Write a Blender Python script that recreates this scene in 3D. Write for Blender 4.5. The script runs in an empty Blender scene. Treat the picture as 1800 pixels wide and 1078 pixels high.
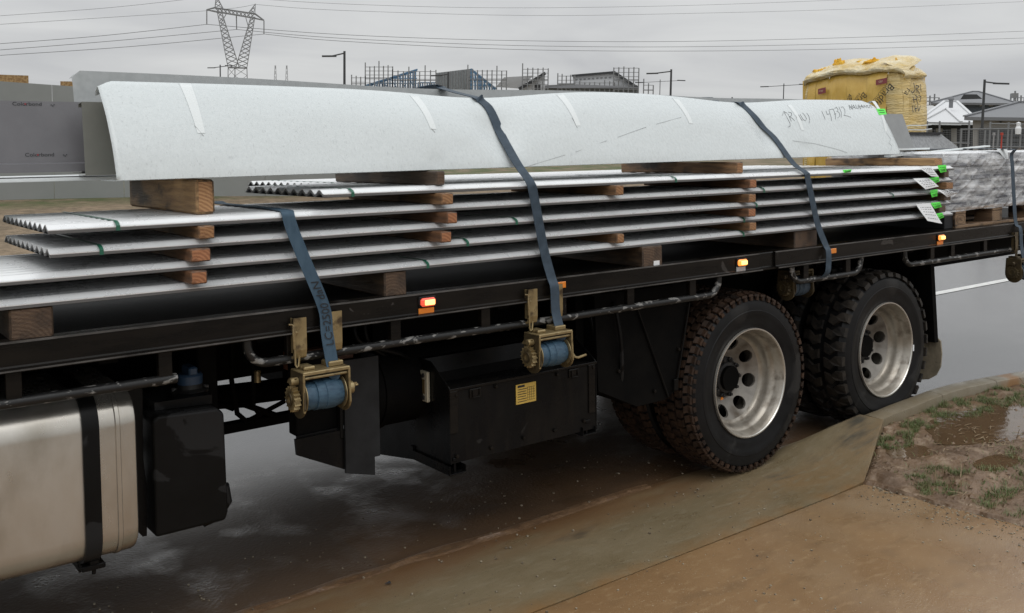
import bpy, bmesh, math, random
from mathutils import Matrix, Vector, noise
R = math.radians
random.seed(7)
S = bpy.context.scene
# ------------------------------------------------------------------ camera
CAM = Vector((-4.211, -3.208, 1.941)); YAW, PITCH, ROLL = 0.656, -0.0807, 0.01496
FPX, PPY = 1689.3, 339.8
TILT = -0.04763                      # the truck leans away from the kerb
_f = Vector((math.sin(YAW)*math.cos(PITCH), math.cos(YAW)*math.cos(PITCH), math.sin(PITCH)))
_r0 = Vector((math.cos(YAW), -math.sin(YAW), 0)); _u0 = _r0.cross(_f)
_r = _r0*math.cos(ROLL)+_u0*math.sin(ROLL); _u = -_r0*math.sin(ROLL)+_u0*math.cos(ROLL)
cd = bpy.data.cameras.new('camera'); cam = bpy.data.objects.new('camera', cd); S.collection.objects.link(cam)
cam.matrix_world = Matrix(((_r.x, _u.x, -_f.x, CAM.x), (_r.y, _u.y, -_f.y, CAM.y), (_r.z, _u.z, -_f.z, CAM.z), (0, 0, 0, 1)))
cd.sensor_width = 36; cd.lens = FPX/1800*36; cd.shift_y = -(539-PPY)/1800; cd.clip_start = .05; cd.clip_end = 5000
S.camera = cam
# ------------------------------------------------------------------ world: overcast sky
W = bpy.data.worlds.new('World'); S.world = W; W.use_nodes = True
nt = W.node_tree; nt.nodes.clear()
def wn(t, **k):
    n = nt.nodes.new(t)
    for a, b in k.items(): setattr(n, a, b)
    return n
wo = wn('ShaderNodeOutputWorld'); bg = wn('ShaderNodeBackground'); tc = wn('ShaderNodeTexCoord')
sep = wn('ShaderNodeSeparateXYZ'); nt.links.new(tc.outputs['Generated'], sep.inputs[0])
# cloud sheet: direction projected on a flat layer
zc = wn('ShaderNodeMath', operation='MAXIMUM'); zc.inputs[1].default_value = 0.0; nt.links.new(sep.outputs[2], zc.inputs[0])
za = wn('ShaderNodeMath', operation='ADD'); za.inputs[1].default_value = .12; nt.links.new(zc.outputs[0], za.inputs[0])
dv = wn('ShaderNodeVectorMath', operation='DIVIDE'); nt.links.new(tc.outputs['Generated'], dv.inputs[0])
cb = wn('ShaderNodeCombineXYZ'); cb.inputs[2].default_value = 1
nt.links.new(za.outputs[0], cb.inputs[0]); nt.links.new(za.outputs[0], cb.inputs[1]); nt.links.new(cb.outputs[0], dv.inputs[1])
nz = wn('ShaderNodeTexNoise'); nz.inputs['Scale'].default_value = .55; nz.inputs['Detail'].default_value = 7; nz.inputs['Roughness'].default_value = .5; nz.inputs['Distortion'].default_value = .6
nt.links.new(dv.outputs[0], nz.inputs['Vector'])
cr = wn('ShaderNodeValToRGB'); cr.color_ramp.elements[0].position = .34; cr.color_ramp.elements[0].color = (.475, .485, .50, 1)
cr.color_ramp.elements[1].position = .68; cr.color_ramp.elements[1].color = (.625, .635, .635, 1)
nt.links.new(nz.outputs[0], cr.inputs[0])
lum = wn('ShaderNodeMath', operation='MULTIPLY_ADD'); lum.inputs[1].default_value = 1.35; lum.inputs[2].default_value = 1.0
nt.links.new(zc.outputs[0], lum.inputs[0])
nt.links.new(cr.outputs[0], bg.inputs[0]); nt.links.new(lum.outputs[0], bg.inputs[1]); nt.links.new(bg.outputs[0], wo.inputs[0])
sd = bpy.data.lights.new('sun', 'SUN'); sd.energy = .7; sd.angle = R(40); sd.color = (1, .985, .96)
sun = bpy.data.objects.new('sun', sd); S.collection.objects.link(sun); sun.rotation_euler = (R(28), R(-12), 0)
vs = S.view_settings; vs.view_transform = 'Standard'; vs.look = 'None'; vs.exposure = 0; vs.gamma = 1
# ------------------------------------------------------------------ helpers
TM = Matrix.Rotation(TILT, 4, 'X'); TMI = TM.inverted(); IDM = Matrix.Identity(4)
def ray(px, py): return _f + _r*((px-900)/FPX) - _u*((py-PPY)/FPX)
def tk(px, py, **k):
    a, v = list(k.items())[0]; i = 'xyz'.index(a); o = TMI@CAM; d = TMI.to_3x3()@ray(px, py)
    return o + d*((v-o[i])/d[i])
def wd(px, py, **k):
    a, v = list(k.items())[0]; i = 'xyz'.index(a); d = ray(px, py); return CAM + d*((v-CAM[i])/d[i])
def at(px, py, D):
    d = ray(px, py); return CAM + d*(D/math.hypot(d.x, d.y))
def spline(pts, k=6):
    P = [Vector(p) for p in pts]; out = []
    for i in range(len(P)-1):
        p0, p1_, p2_, p3_ = P[max(i-1, 0)], P[i], P[i+1], P[min(i+2, len(P)-1)]
        for j in range(k):
            t = j/k; out.append(.5*((2*p1_)+(p2_-p0)*t+(2*p0-5*p1_+4*p2_-p3_)*t*t+(3*p1_-p0-3*p2_+p3_)*t**3))
    return out+[P[-1]]
class MB:
    def __init__(s): s.v = []; s.f = []; s.m = []; s.mi = 0
    def add(s, vs, fs):
        n = len(s.v); s.v += [tuple(v) for v in vs]; s.f += [tuple(i+n for i in f) for f in fs]; s.m += [s.mi]*len(fs); return s
    def box(s, x0, x1, y0, y1, z0, z1, b=0, M=None):
        x0, x1 = min(x0, x1), max(x0, x1); y0, y1 = min(y0, y1), max(y0, y1); z0, z1 = min(z0, z1), max(z0, z1)
        if b <= 0:
            vs = [Vector((x, y, z)) for x in (x0, x1) for y in (y0, y1) for z in (z0, z1)]
            fs = [(0, 1, 3, 2), (4, 6, 7, 5), (0, 4, 5, 1), (2, 3, 7, 6), (0, 2, 6, 4), (1, 5, 7, 3)]
        else:
            b = min(b, (x1-x0)*.45, (y1-y0)*.45, (z1-z0)*.45)
            vs = []; idx = {}
            X = (x0, x1); Y = (y0, y1); Z = (z0, z1)
            for i in (0, 1):
                for j in (0, 1):
                    for k in (0, 1):
                        sx, sy, sz = (1, -1)[i], (1, -1)[j], (1, -1)[k]
                        for a, p in enumerate(((X[i], Y[j]+sy*b, Z[k]+sz*b), (X[i]+sx*b, Y[j], Z[k]+sz*b), (X[i]+sx*b, Y[j]+sy*b, Z[k]))):
                            idx[i, j, k, a] = len(vs); vs.append(Vector(p))
            fs = []
            for i in (0, 1):
                q = [idx[i, 0, 0, 0], idx[i, 1, 0, 0], idx[i, 1, 1, 0], idx[i, 0, 1, 0]]; fs.append(q if i else q[::-1])
                q = [idx[0, i, 0, 1], idx[1, i, 0, 1], idx[1, i, 1, 1], idx[0, i, 1, 1]]; fs.append(q[::-1] if i else q)
                q = [idx[0, 0, i, 2], idx[1, 0, i, 2], idx[1, 1, i, 2], idx[0, 1, i, 2]]; fs.append(q if i else q[::-1])
            for i in (0, 1):
                for j in (0, 1):
                    q = [idx[i, j, 0, 0], idx[i, j, 1, 0], idx[i, j, 1, 1], idx[i, j, 0, 1]]; fs.append(q if (i+j) % 2 else q[::-1])
                    q = [idx[i, 0, j, 0], idx[i, 1, j, 0], idx[i, 1, j, 2], idx[i, 0, j, 2]]; fs.append(q[::-1] if (i+j) % 2 else q)
                    q = [idx[0, i, j, 1], idx[1, i, j, 1], idx[1, i, j, 2], idx[0, i, j, 2]]; fs.append(q if (i+j) % 2 else q[::-1])
                    for k in (0, 1):
                        q = [idx[i, j, k, 0], idx[i, j, k, 1], idx[i, j, k, 2]]; fs.append(q if (i+j+k) % 2 else q[::-1])
        if M: vs = [M@v for v in vs]
        return s.add(vs, fs)
    def tube(s, pts, r, n=8, cap=True, closed=False):
        pts = [Vector(p) for p in pts]; rings = []; L = len(pts)
        for i, p in enumerate(pts):
            a = pts[max(i-1, 0)]; b = pts[min(i+1, L-1)]; d = (b-a)
            if d.length < 1e-9: d = Vector((0, 0, 1))
            d.normalize(); u = d.orthogonal() if i == 0 else (lu-d*lu.dot(d))
            u.normalize(); lu = u; w = d.cross(u); rr = r[i] if isinstance(r, (list, tuple)) else r
            rings.append([p+(u*math.cos(2*math.pi*k/n)+w*math.sin(2*math.pi*k/n))*rr for k in range(n)])
        vs = [v for q in rings for v in q]; fs = []
        for i in range(L-1):
            for k in range(n): fs.append((i*n+k, i*n+(k+1) % n, (i+1)*n+(k+1) % n, (i+1)*n+k))
        if cap: fs += [tuple(range(n))[::-1], tuple((L-1)*n+k for k in range(n))]
        return s.add(vs, fs)
    def lathe(s, prof, c, axis='y', n=48, a0=0, a1=None):
        """prof: (radius, along) pairs"""
        full = a1 is None; m = n if full else n+1; vs = []; c = Vector(c)
        for r, h in prof:
            for k in range(m):
                t = a0+(2*math.pi if full else a1-a0)*k/n; p, q = r*math.cos(t), r*math.sin(t)
                vs.append(c+Vector({'y': (p, h, q), 'x': (h, p, q), 'z': (p, q, h)}[axis]))
        fs = []
        for i in range(len(prof)-1):
            for k in range(n):
                k2 = (k+1) % m if full else k+1
                q = (i*m+k, i*m+k2, (i+1)*m+k2, (i+1)*m+k); fs.append(q[::-1] if axis == 'y' else q)
        return s.add(vs, fs)
    def prism(s, poly, a0, a1, axis='x'):
        """poly in the plane of the other two axes, extruded a0..a1"""
        n = len(poly); mk = {'x': lambda a, p: (a, p[0], p[1]), 'y': lambda a, p: (p[0], a, p[1]), 'z': lambda a, p: (p[0], p[1], a)}[axis]
        vs = [mk(a0, p) for p in poly]+[mk(a1, p) for p in poly]
        fs = [tuple(range(n))[::-1], tuple(range(n, 2*n))]+[(i, (i+1) % n, n+(i+1) % n, n+i) for i in range(n)]
        return s.add(vs, fs)
    def beam(s, a, b, w, h=None):
        a, b = Vector(a), Vector(b); d = (b-a); L = d.length
        if L < 1e-6: return s
        d /= L; u = d.cross(Vector((0, 0, 1)))
        if u.length < 1e-3: u = Vector((1, 0, 0))
        u.normalize(); v = u.cross(d); h = h or w
        M = Matrix(((d.x, u.x, v.x, a.x), (d.y, u.y, v.y, a.y), (d.z, u.z, v.z, a.z), (0, 0, 0, 1)))
        return s.box(0, L, -w/2, w/2, -h/2, h/2, M=M)
    def ribbon(s, pts, width, th, wdir=Vector((1, 0, 0))):
        pts = [Vector(p) for p in pts]; L = len(pts); vs = []
        for i, p in enumerate(pts):
            d = (pts[min(i+1, L-1)]-pts[max(i-1, 0)]).normalized(); w = wdir[i] if isinstance(wdir, list) else wdir
            w = (w-d*w.dot(d)).normalized(); nn = d.cross(w)
            for a, b in ((-.5, -.5), (.5, -.5), (.5, .5), (-.5, .5)): vs.append(p+w*width*a+nn*th*b)
        fs = [(0, 1, 2, 3)[::-1], tuple((L-1)*4+k for k in range(4))]
        for i in range(L-1):
            for k in range(4): fs.append((i*4+k, i*4+(k+1) % 4, i*4+4+(k+1) % 4, i*4+4+k))
        return s.add(vs, fs)
    def grid(s, fn, nu, nv, thick=None, wrap=False):
        vs = [Vector(fn(i/(nu-1), j/(nv-1))) for i in range(nu) for j in range(nv)]
        fs = [(i*nv+j, (i+1)*nv+j, (i+1)*nv+j+1, i*nv+j+1) for i in range(nu-1) for j in range(nv-1)]
        return s.add(vs, fs)
def mesh_of(mb, name, mats, smooth=None):
    me = bpy.data.meshes.new(name); me.from_pydata(mb.v, [], mb.f)
    for m in (mats if isinstance(mats, (list, tuple)) else [mats]): me.materials.append(m)
    if any(mb.m): me.polygons.foreach_set('material_index', mb.m)
    bm = bmesh.new(); bm.from_mesh(me); bmesh.ops.recalc_face_normals(bm, faces=bm.faces)
    bm.to_mesh(me); bm.free()
    if smooth:
        me.polygons.foreach_set('use_smooth', [True]*len(me.polygons))
        me.set_sharp_from_angle(angle=R(smooth))
    me.update(); return me
COL = S.collection
def tag(o, label=None, cat=None, group=None, kind=None):
    for k, v in (('label', label), ('category', cat), ('group', group), ('kind', kind)):
        if v: o[k] = v
    return o
def thing(name, label, cat, base=(0, 0, 0), frame=TM, group=None):
    o = bpy.data.objects.new(name, None); COL.objects.link(o); o.empty_display_size = .1
    o.matrix_world = frame@Matrix.Translation(base); tag(o, label, cat, group)
    o['_b'] = list(base); return o
def base_of(p):
    b = Vector((0, 0, 0))
    while p is not None:
        if '_b' in p: b += Vector(p['_b'])
        p = p.parent
    return b
def part(name, mb, mat, parent, smooth=None):
    me = mesh_of(mb, name, mat, smooth); me.transform(Matrix.Translation(-base_of(parent)))
    o = bpy.data.objects.new(name, me); COL.objects.link(o); o.parent = parent; return o
def solo(name, mb, mat, label=None, cat=None, group=None, kind=None, frame=TM, smooth=None, origin=True):
    me = mesh_of(mb, name, mat, smooth); o = bpy.data.objects.new(name, me); COL.objects.link(o)
    b = Vector((0, 0, 0))
    if origin and mb.v:
        xs, ys, zs = zip(*mb.v); b = Vector(((min(xs)+max(xs))/2, (min(ys)+max(ys))/2, min(zs)))
        me.transform(Matrix.Translation(-b)); o['_b'] = list(b)
    o.matrix_world = frame@Matrix.Translation(b); tag(o, label, cat, group, kind); return o
def copy_tree(o, parent=None):
    c = o.copy(); COL.objects.link(c); c.parent = parent
    for ch in list(o.children): copy_tree(ch, c)
    return c
def text_mb(txt, size, fn, ext=.0008):
    """2-D lettering mapped to 3-D by fn(x, y)"""
    cu = bpy.data.curves.new('t', 'FONT'); cu.body = txt; cu.size = size; cu.resolution_u = 3
    ob = bpy.data.objects.new('t', cu); COL.objects.link(ob)
    bpy.context.view_layer.update(); dg = bpy.context.evaluated_depsgraph_get()
    me = bpy.data.meshes.new_from_object(ob.evaluated_get(dg)); mb = MB()
    mb.add([fn(v.co.x, v.co.y) for v in me.vertices], [tuple(p.vertices) for p in me.polygons])
    bpy.data.objects.remove(ob); bpy.data.curves.remove(cu); bpy.data.meshes.remove(me); return mb
# ------------------------------------------------------------------ materials
def mat(name, col, rough=.5, metal=0, spec=.5, var=None, vscale=8, stretch=(1, 1, 1), bump=0, bscale=60, detail=6, rvar=0, coat=0, alpha=1, trans=0, pos=(.35, .65), bdist=.01, coord='Object'):
    m = bpy.data.materials.new(name); m.use_nodes = True; t = m.node_tree; b = t.nodes['Principled BSDF']
    b.inputs['Base Color'].default_value = (*col, 1); b.inputs['Roughness'].default_value = rough
    b.inputs['Metallic'].default_value = metal; b.inputs['Specular IOR Level'].default_value = spec
    b.inputs['Coat Weight'].default_value = coat; b.inputs['Coat Roughness'].default_value = .08
    b.inputs['Alpha'].default_value = alpha; b.inputs['Transmission Weight'].default_value = trans
    tc = t.nodes.new('ShaderNodeTexCoord'); mp = t.nodes.new('ShaderNodeMapping'); mp.inputs['Scale'].default_value = stretch
    t.links.new(tc.outputs[coord], mp.inputs[0])
    if var or rvar:
        n = t.nodes.new('ShaderNodeTexNoise'); n.inputs['Scale'].default_value = vscale; n.inputs['Detail'].default_value = detail; n.inputs['Roughness'].default_value = .62
        t.links.new(mp.outputs[0], n.inputs['Vector'])
        if var:
            r = t.nodes.new('ShaderNodeValToRGB'); r.color_ramp.elements[0].position = pos[0]; r.color_ramp.elements[1].position = pos[1]
            r.color_ramp.elements[0].color = (*col, 1); r.color_ramp.elements[1].color = (*var, 1)
            t.links.new(n.outputs[0], r.inputs[0]); t.links.new(r.outputs[0], b.inputs['Base Color'])
        if rvar:
            q = t.nodes.new('ShaderNodeMapRange'); q.inputs[1].default_value = .3; q.inputs[2].default_value = .7; q.inputs[3].default_value = max(.02, rough-rvar); q.inputs[4].default_value = min(1, rough+rvar)
            t.links.new(n.outputs[0], q.inputs[0]); t.links.new(q.outputs[0], b.inputs['Roughness'])
    if bump:
        n2 = t.nodes.new('ShaderNodeTexNoise'); n2.inputs['Scale'].default_value = bscale; n2.inputs['Detail'].default_value = 4
        t.links.new(mp.outputs[0], n2.inputs['Vector']); bp = t.nodes.new('ShaderNodeBump'); bp.inputs['Strength'].default_value = bump; bp.inputs['Distance'].default_value = bdist
        t.links.new(n2.outputs[0], bp.inputs['Height']); t.links.new(bp.outputs[0], b.inputs['Normal'])
    return m
def nodes(m): return m.node_tree.nodes, m.node_tree.links, m.node_tree.nodes['Principled BSDF']
def addn(m, t, **k):
    n = m.node_tree.nodes.new(t)
    for a, b in k.items(): setattr(n, a, b)
    return n
def mixin(m, fac, col):
    """mix a colour over the present base colour by a factor socket"""
    N, L, b = nodes(m); mx = addn(m, 'ShaderNodeMix', data_type='RGBA'); src = b.inputs['Base Color']
    if src.links: L.new(src.links[0].from_socket, mx.inputs[6])
    else: mx.inputs[6].default_value = src.default_value
    mx.inputs[7].default_value = (*col, 1); L.new(fac, mx.inputs[0]); L.new(mx.outputs[2], src)
def noise_fac(m, scale, lo, hi, stretch=(1, 1, 1), detail=5, coord='Object', dist=0):
    N, L, b = nodes(m); tc = addn(m, 'ShaderNodeTexCoord'); mp = addn(m, 'ShaderNodeMapping'); mp.inputs['Scale'].default_value = stretch
    n = addn(m, 'ShaderNodeTexNoise'); n.inputs['Scale'].default_value = scale; n.inputs['Detail'].default_value = detail; n.inputs['Distortion'].default_value = dist
    r = addn(m, 'ShaderNodeMapRange'); r.inputs[1].default_value = lo; r.inputs[2].default_value = hi
    L.new(tc.outputs[coord], mp.inputs[0]); L.new(mp.outputs[0], n.inputs['Vector']); L.new(n.outputs[0], r.inputs[0]); return r.outputs[0]
def emis(m, col, s):
    b = nodes(m)[2]; b.inputs['Emission Color'].default_value = (*col, 1); b.inputs['Emission Strength'].default_value = s; return m
M = {}
M['black'] = mat('black_paint', (.0035, .0035, .004), .30, spec=.12, var=(.006, .0058, .0055), vscale=5, rvar=.12, bump=.12, bscale=300, bdist=.002)
mixin(M['black'], noise_fac(M['black'], 9, .68, .71, dist=.5), (.02, .0195, .019))
mixin(M['black'], noise_fac(M['black'], 5, .48, .85, stretch=(2.5, 2.5, .5), detail=9), (.012, .010, .008))
M['rail'] = mat('rail_paint', (.0045, .004, .0036), .30, spec=.16, var=(.010, .0078, .0058), vscale=3, stretch=(1, 6, 6), rvar=.1, bump=.15, bscale=120, bdist=.002)
mixin(M['rail'], noise_fac(M['rail'], 7, .675, .69, dist=.9, detail=7), (.04, .036, .033))
M['edge'] = mat('worn_edge', (.03, .029, .028), .35, spec=.4, var=(.11, .105, .10), vscale=18, stretch=(.4, 1, 1))
M['under'] = mat('underbody', (.0025, .0025, .0025), .7, spec=.06, var=(.005, .0045, .004), vscale=9)
M['deck'] = mat('deck_plate', (.006, .0055, .005), .65, spec=.12, var=(.012, .0105, .009), vscale=6, bump=.4, bscale=130, bdist=.004)
M['pipe'] = mat('worn_pipe', (.009, .009, .009), .38, spec=.4, rvar=.1, bump=.3, bscale=200, bdist=.002)
mixin(M['pipe'], noise_fac(M['pipe'], 38, .57, .62, stretch=(.55, 1, 1), detail=9, dist=.4), (.20, .195, .185))
M['alu'] = mat('tank_aluminium', (.44, .41, .36), .28, .85, var=(.55, .525, .48), vscale=4, stretch=(1, 1, .5), rvar=.1, bump=.05, bscale=300, bdist=.002)
mixin(M['alu'], noise_fac(M['alu'], 5, .52, .8, stretch=(1.2, 1.2, .7), detail=9), (.33, .30, .25))
M['steelrim'] = mat('wheel_steel', (.30, .27, .225), .38, .65, var=(.46, .43, .38), vscale=6, rvar=.1, bump=.1, bscale=150, bdist=.003)
mixin(M['steelrim'], noise_fac(M['steelrim'], 11, .50, .72, detail=8), (.12, .095, .07))
M['disc'] = mat('wheel_disc', (.20, .185, .165), .45, .55, var=(.30, .28, .25), vscale=9, rvar=.1, bump=.15, bscale=120, bdist=.003)
mixin(M['disc'], noise_fac(M['disc'], 7, .48, .7, detail=8), (.085, .068, .05))
M['rimlip'] = mat('rim_lip', (.62, .6, .56), .25, .85)
M['hub'] = mat('hub', (.010, .010, .011), .5, spec=.3, var=(.03, .027, .024), vscale=20)
M['rubber'] = mat('tyre_rubber', (.005, .0052, .0057), .42, spec=.18, var=(.010, .010, .0105), vscale=7, rvar=.14, bump=.15, bscale=120, bdist=.002)
mixin(M['rubber'], noise_fac(M['rubber'], 4, .60, .66, dist=.6), (.022, .0215, .021))
M['tread'] = mat('muddy_tread', (.014, .010, .008), .6, spec=.2, var=(.06, .034, .021), vscale=14, bump=.4, bscale=80, bdist=.004)
M['tread2'] = mat('chunky_tread', (.009, .0085, .0085), .55, spec=.25, var=(.034, .028, .022), vscale=16, bump=.4, bscale=80, bdist=.004)
M['gold'] = mat('zinc_passivate', (.36, .28, .145), .36, .6, var=(.25, .185, .09), vscale=14, rvar=.12, bump=.2, bscale=90, bdist=.002)
mixin(M['gold'], noise_fac(M['gold'], 26, .52, .72, detail=8), (.085, .06, .035))
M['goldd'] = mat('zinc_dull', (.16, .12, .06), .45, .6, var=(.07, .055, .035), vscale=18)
M['web'] = mat('strap_webbing', (.030, .060, .092), .7, var=(.055, .095, .135), vscale=30, stretch=(1, 1, .25), bump=.5, bscale=420, bdist=.002, spec=.3)
M['webd'] = mat('drum_webbing', (.022, .055, .095), .5, var=(.05, .105, .155), vscale=26, stretch=(1, 3, 3), bump=.5, bscale=350, bdist=.002)
M['webw'] = mat('wet_webbing', (.024, .042, .062), .55, var=(.042, .066, .094), vscale=30, bump=.5, bscale=420, bdist=.002, spec=.4)
M['ink'] = mat('ink', (.012, .012, .014), .7)
M['marker'] = mat('marker_ink', (.05, .05, .055), .6)
M['shaded_back'] = mat('shaded_sheet_back', (.03, .031, .032), .6, spec=.2)  # pack underside darkened to cut bounce: gap shade put into the colour
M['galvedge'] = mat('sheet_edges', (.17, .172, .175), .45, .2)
M['galv'] = mat('corrugated_zincalume', (.74, .75, .755), .30, .18, var=(.80, .81, .81), vscale=9, rvar=.08, bump=.10, bscale=260, bdist=.002)
M['white'] = mat('white_flashing', (.59, .633, .639), .27, var=(.63, .672, .677), vscale=70, stretch=(1, 1, .6), bump=.22, bscale=210, bdist=.003, detail=8, rvar=.14)
mixin(M['white'], noise_fac(M['white'], 95, .61, .70, stretch=(1.3, 1, .45), detail=3), (.52, .555, .56))
M['tape'] = mat('white_tape', (.71, .745, .745), .35, bump=.3, bscale=90, bdist=.003)
M['grey'] = mat('grey_flashing', (.30, .315, .315), .35, var=(.35, .365, .365), vscale=30, bump=.15, bscale=220, bdist=.003)
M['greym'] = mat('mid_grey_flashing', (.20, .205, .205), .35, var=(.235, .24, .24), vscale=14, bump=.15, bscale=220, bdist=.003)
M['olive'] = mat('olive_grey_flashing', (.20, .20, .175), .4, var=(.17, .17, .15), vscale=5)
M['slate'] = mat('slate_flashing', (.135, .133, .142), .35, var=(.165, .163, .172), vscale=5, bump=.05, bscale=200)
def wood(name, c1, c2, end, dark=(.03, .018, .011)):
    m = mat(name, c1, .5, var=c2, vscale=9, stretch=(7, .55, 7), bump=.55, bscale=26, detail=8, bdist=.004)
    mixin(m, noise_fac(m, 9, .48, .60, stretch=(1.2, .6, 1.2), detail=8), dark)
    g = addn(m, 'ShaderNodeTexCoord'); sp = addn(m, 'ShaderNodeSeparateXYZ'); ab = addn(m, 'ShaderNodeMath', operation='ABSOLUTE'); gt = addn(m, 'ShaderNodeMath', operation='GREATER_THAN'); gt.inputs[1].default_value = .8
    L = m.node_tree.links; L.new(g.outputs['Normal'], sp.inputs[0]); L.new(sp.outputs[1], ab.inputs[0]); L.new(ab.outputs[0], gt.inputs[0])
    wv = addn(m, 'ShaderNodeTexWave', wave_type='RINGS', rings_direction='Y'); wv.inputs['Scale'].default_value = 24; wv.inputs['Distortion'].default_value = 3; wv.inputs['Detail'].default_value = 3
    oi = addn(m, 'ShaderNodeObjectInfo'); ad = addn(m, 'ShaderNodeVectorMath', operation='ADD'); sc = addn(m, 'ShaderNodeVectorMath', operation='SCALE'); sc.inputs[3].default_value = .06
    cb = addn(m, 'ShaderNodeCombineXYZ'); L.new(oi.outputs['Random'], cb.inputs[0]); L.new(oi.outputs['Random'], cb.inputs[2]); L.new(cb.outputs[0], sc.inputs[0]); L.new(g.outputs['Object'], ad.inputs[0]); L.new(sc.outputs[0], ad.inputs[1]); L.new(ad.outputs[0], wv.inputs['Vector'])
    rp = addn(m, 'ShaderNodeValToRGB'); rp.color_ramp.elements[0].color = (*end, 1); rp.color_ramp.elements[1].color = (end[0]*.62, end[1]*.55, end[2]*.5, 1); L.new(wv.outputs[0], rp.inputs[0])
    nf = noise_fac(m, 14, .5, .75); m2 = addn(m, 'ShaderNodeMix', data_type='RGBA'); L.new(nf, m2.inputs[0]); L.new(rp.outputs[0], m2.inputs[6]); m2.inputs[7].default_value = (end[0]*.22, end[1]*.2, end[2]*.2, 1)
    mx = addn(m, 'ShaderNodeMix', data_type='RGBA'); b = nodes(m)[2]; L.new(b.inputs['Base Color'].links[0].from_socket, mx.inputs[6]); L.new(m2.outputs[2], mx.inputs[7]); L.new(gt.outputs[0], mx.inputs[0]); L.new(mx.outputs[2], b.inputs['Base Color'])
    return m
M['wood'] = wood('wet_timber', (.25, .135, .06), (.10, .055, .027), (.36, .19, .085))
M['wood2'] = wood('red_timber', (.19, .09, .042), (.085, .043, .022), (.40, .175, .08))
M['woodd'] = wood('dark_timber', (.10, .062, .034), (.04, .026, .016), (.11, .068, .04))
M['woodl'] = wood('pale_timber', (.42, .255, .115), (.21, .115, .05), (.46, .25, .11), dark=(.05, .03, .017))
M['pallet'] = wood('pallet_wood', (.26, .17, .10), (.13, .08, .05), (.32, .21, .12))
M['greenband'] = mat('green_banding', (.015, .11, .065), .3)
M['paper'] = mat('paper', (.78, .79, .80), .6)
M['green'] = mat('green_label', (.10, .80, .07), .5)
M['orange'] = mat('amber_reflector', (.75, .22, .01), .25, coat=1)
M['amber'] = emis(mat('amber_lens', (.8, .18, .02), .2, coat=1), (1, .30, .05), 1.5)
M['bulb'] = emis(mat('bulb', (1, .6, .2), .3), (1, .55, .16), 2.2)
M['redlens'] = emis(mat('red_lens', (.6, .05, .03), .15, coat=1), (1, .12, .06), .7)
M['lens'] = mat('clear_reflector', (.35, .36, .37), .15, coat=1)
M['bluecap'] = mat('blue_cap', (.03, .06, .11), .4)
M['plate'] = mat('yellow_plate', (.62, .42, .09), .4, var=(.5, .33, .07), vscale=40)
M['glassg'] = mat('sight_glass', (.10, .07, .03), .15)
M['mudflap'] = mat('muddy_flap', (.31, .265, .19), .6, var=(.19, .16, .115), vscale=9, bump=.3, bscale=70)
M['plasticblack'] = mat('black_plastic', (.004, .004, .004), .36, spec=.13, var=(.006, .0058, .0056), vscale=6, rvar=.1)
mixin(M['plasticblack'], noise_fac(M['plasticblack'], 3.2, .565, .575, dist=.6, detail=8), (.018, .018, .0185))
# ------------------------------------------------------------------ the setting
def wet(name, c1, c2, rough, vscale, bump, bscale, bdist, coatn=0, pos=(.35, .65), rvar=.1, stretch=(1, 1, 1)):
    return mat(name, c1, rough, var=c2, vscale=vscale, bump=bump, bscale=bscale, bdist=bdist, rvar=rvar, pos=pos, stretch=stretch, detail=9)
def rough_by(m, fac, lo, hi):
    """roughness driven by a factor socket, replacing what was there"""
    N, L, b = nodes(m); r = addn(m, 'ShaderNodeMapRange'); r.inputs[3].default_value = lo; r.inputs[4].default_value = hi; L.new(fac, r.inputs[0]); L.new(r.outputs[0], b.inputs['Roughness'])
def bump_by(m, fac, lo, hi):
    N, L, b = nodes(m); bp = [n for n in N if n.type == 'BUMP'][0]; r = addn(m, 'ShaderNodeMapRange'); r.inputs[3].default_value = lo; r.inputs[4].default_value = hi; L.new(fac, r.inputs[0]); L.new(r.outputs[0], bp.inputs['Strength'])
def axis_fac(m, ax, lo, hi, coord='Object'):
    N, L, b = nodes(m); tc = addn(m, 'ShaderNodeTexCoord'); sp = addn(m, 'ShaderNodeSeparateXYZ'); L.new(tc.outputs[coord], sp.inputs[0]); r = addn(m, 'ShaderNodeMapRange'); r.inputs[1].default_value = lo; r.inputs[2].default_value = hi; L.new(sp.outputs['XYZ'.index(ax)], r.inputs[0]); return r.outputs[0]
def mul(m, a, b, op='MULTIPLY'):
    n = addn(m, 'ShaderNodeMath', operation=op); n.use_clamp = True; L = m.node_tree.links
    for i, q in enumerate((a, b)):
        if isinstance(q, (int, float)): n.inputs[i].default_value = q
        else: L.new(q, n.inputs[i])
    return n.outputs[0]
A_ = M['asphalt'] = wet('wet_asphalt', (.045, .044, .044), (.075, .073, .072), .11, 3, .3, 60, .007, rvar=0)
nodes(A_)[2].inputs['Specular IOR Level'].default_value = .8
mixin(A_, noise_fac(A_, 220, .55, .7, detail=2), (.09, .085, .08))
fx = axis_fac(A_, 'X', 2.4, 1.2)
g1 = mul(A_, mul(A_, axis_fac(A_, 'Y', 2.4, 1.3), fx), noise_fac(A_, 1.7, .15, .42, detail=8)); mixin(A_, g1, (.062, .039, .023))
g2 = mul(A_, mul(A_, axis_fac(A_, 'Y', 1.25, .4), fx), noise_fac(A_, 2.4, .25, .52, stretch=(.5, 1.5, 1), detail=8)); mixin(A_, g2, (.115, .066, .034))
gl = mul(A_, axis_fac(A_, 'X', -2.165, -2.18), axis_fac(A_, 'Y', 1.9, 1.7)); mixin(A_, mul(A_, gl, .5), (.085, .060, .042))
near = mul(A_, mul(A_, axis_fac(A_, 'Y', 2.3, 1.1), fx), noise_fac(A_, 1.3, .25, .45, detail=6))
rough_by(A_, mul(A_, near, noise_fac(A_, 4, .24, .50, detail=8)), .09, .60)
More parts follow.
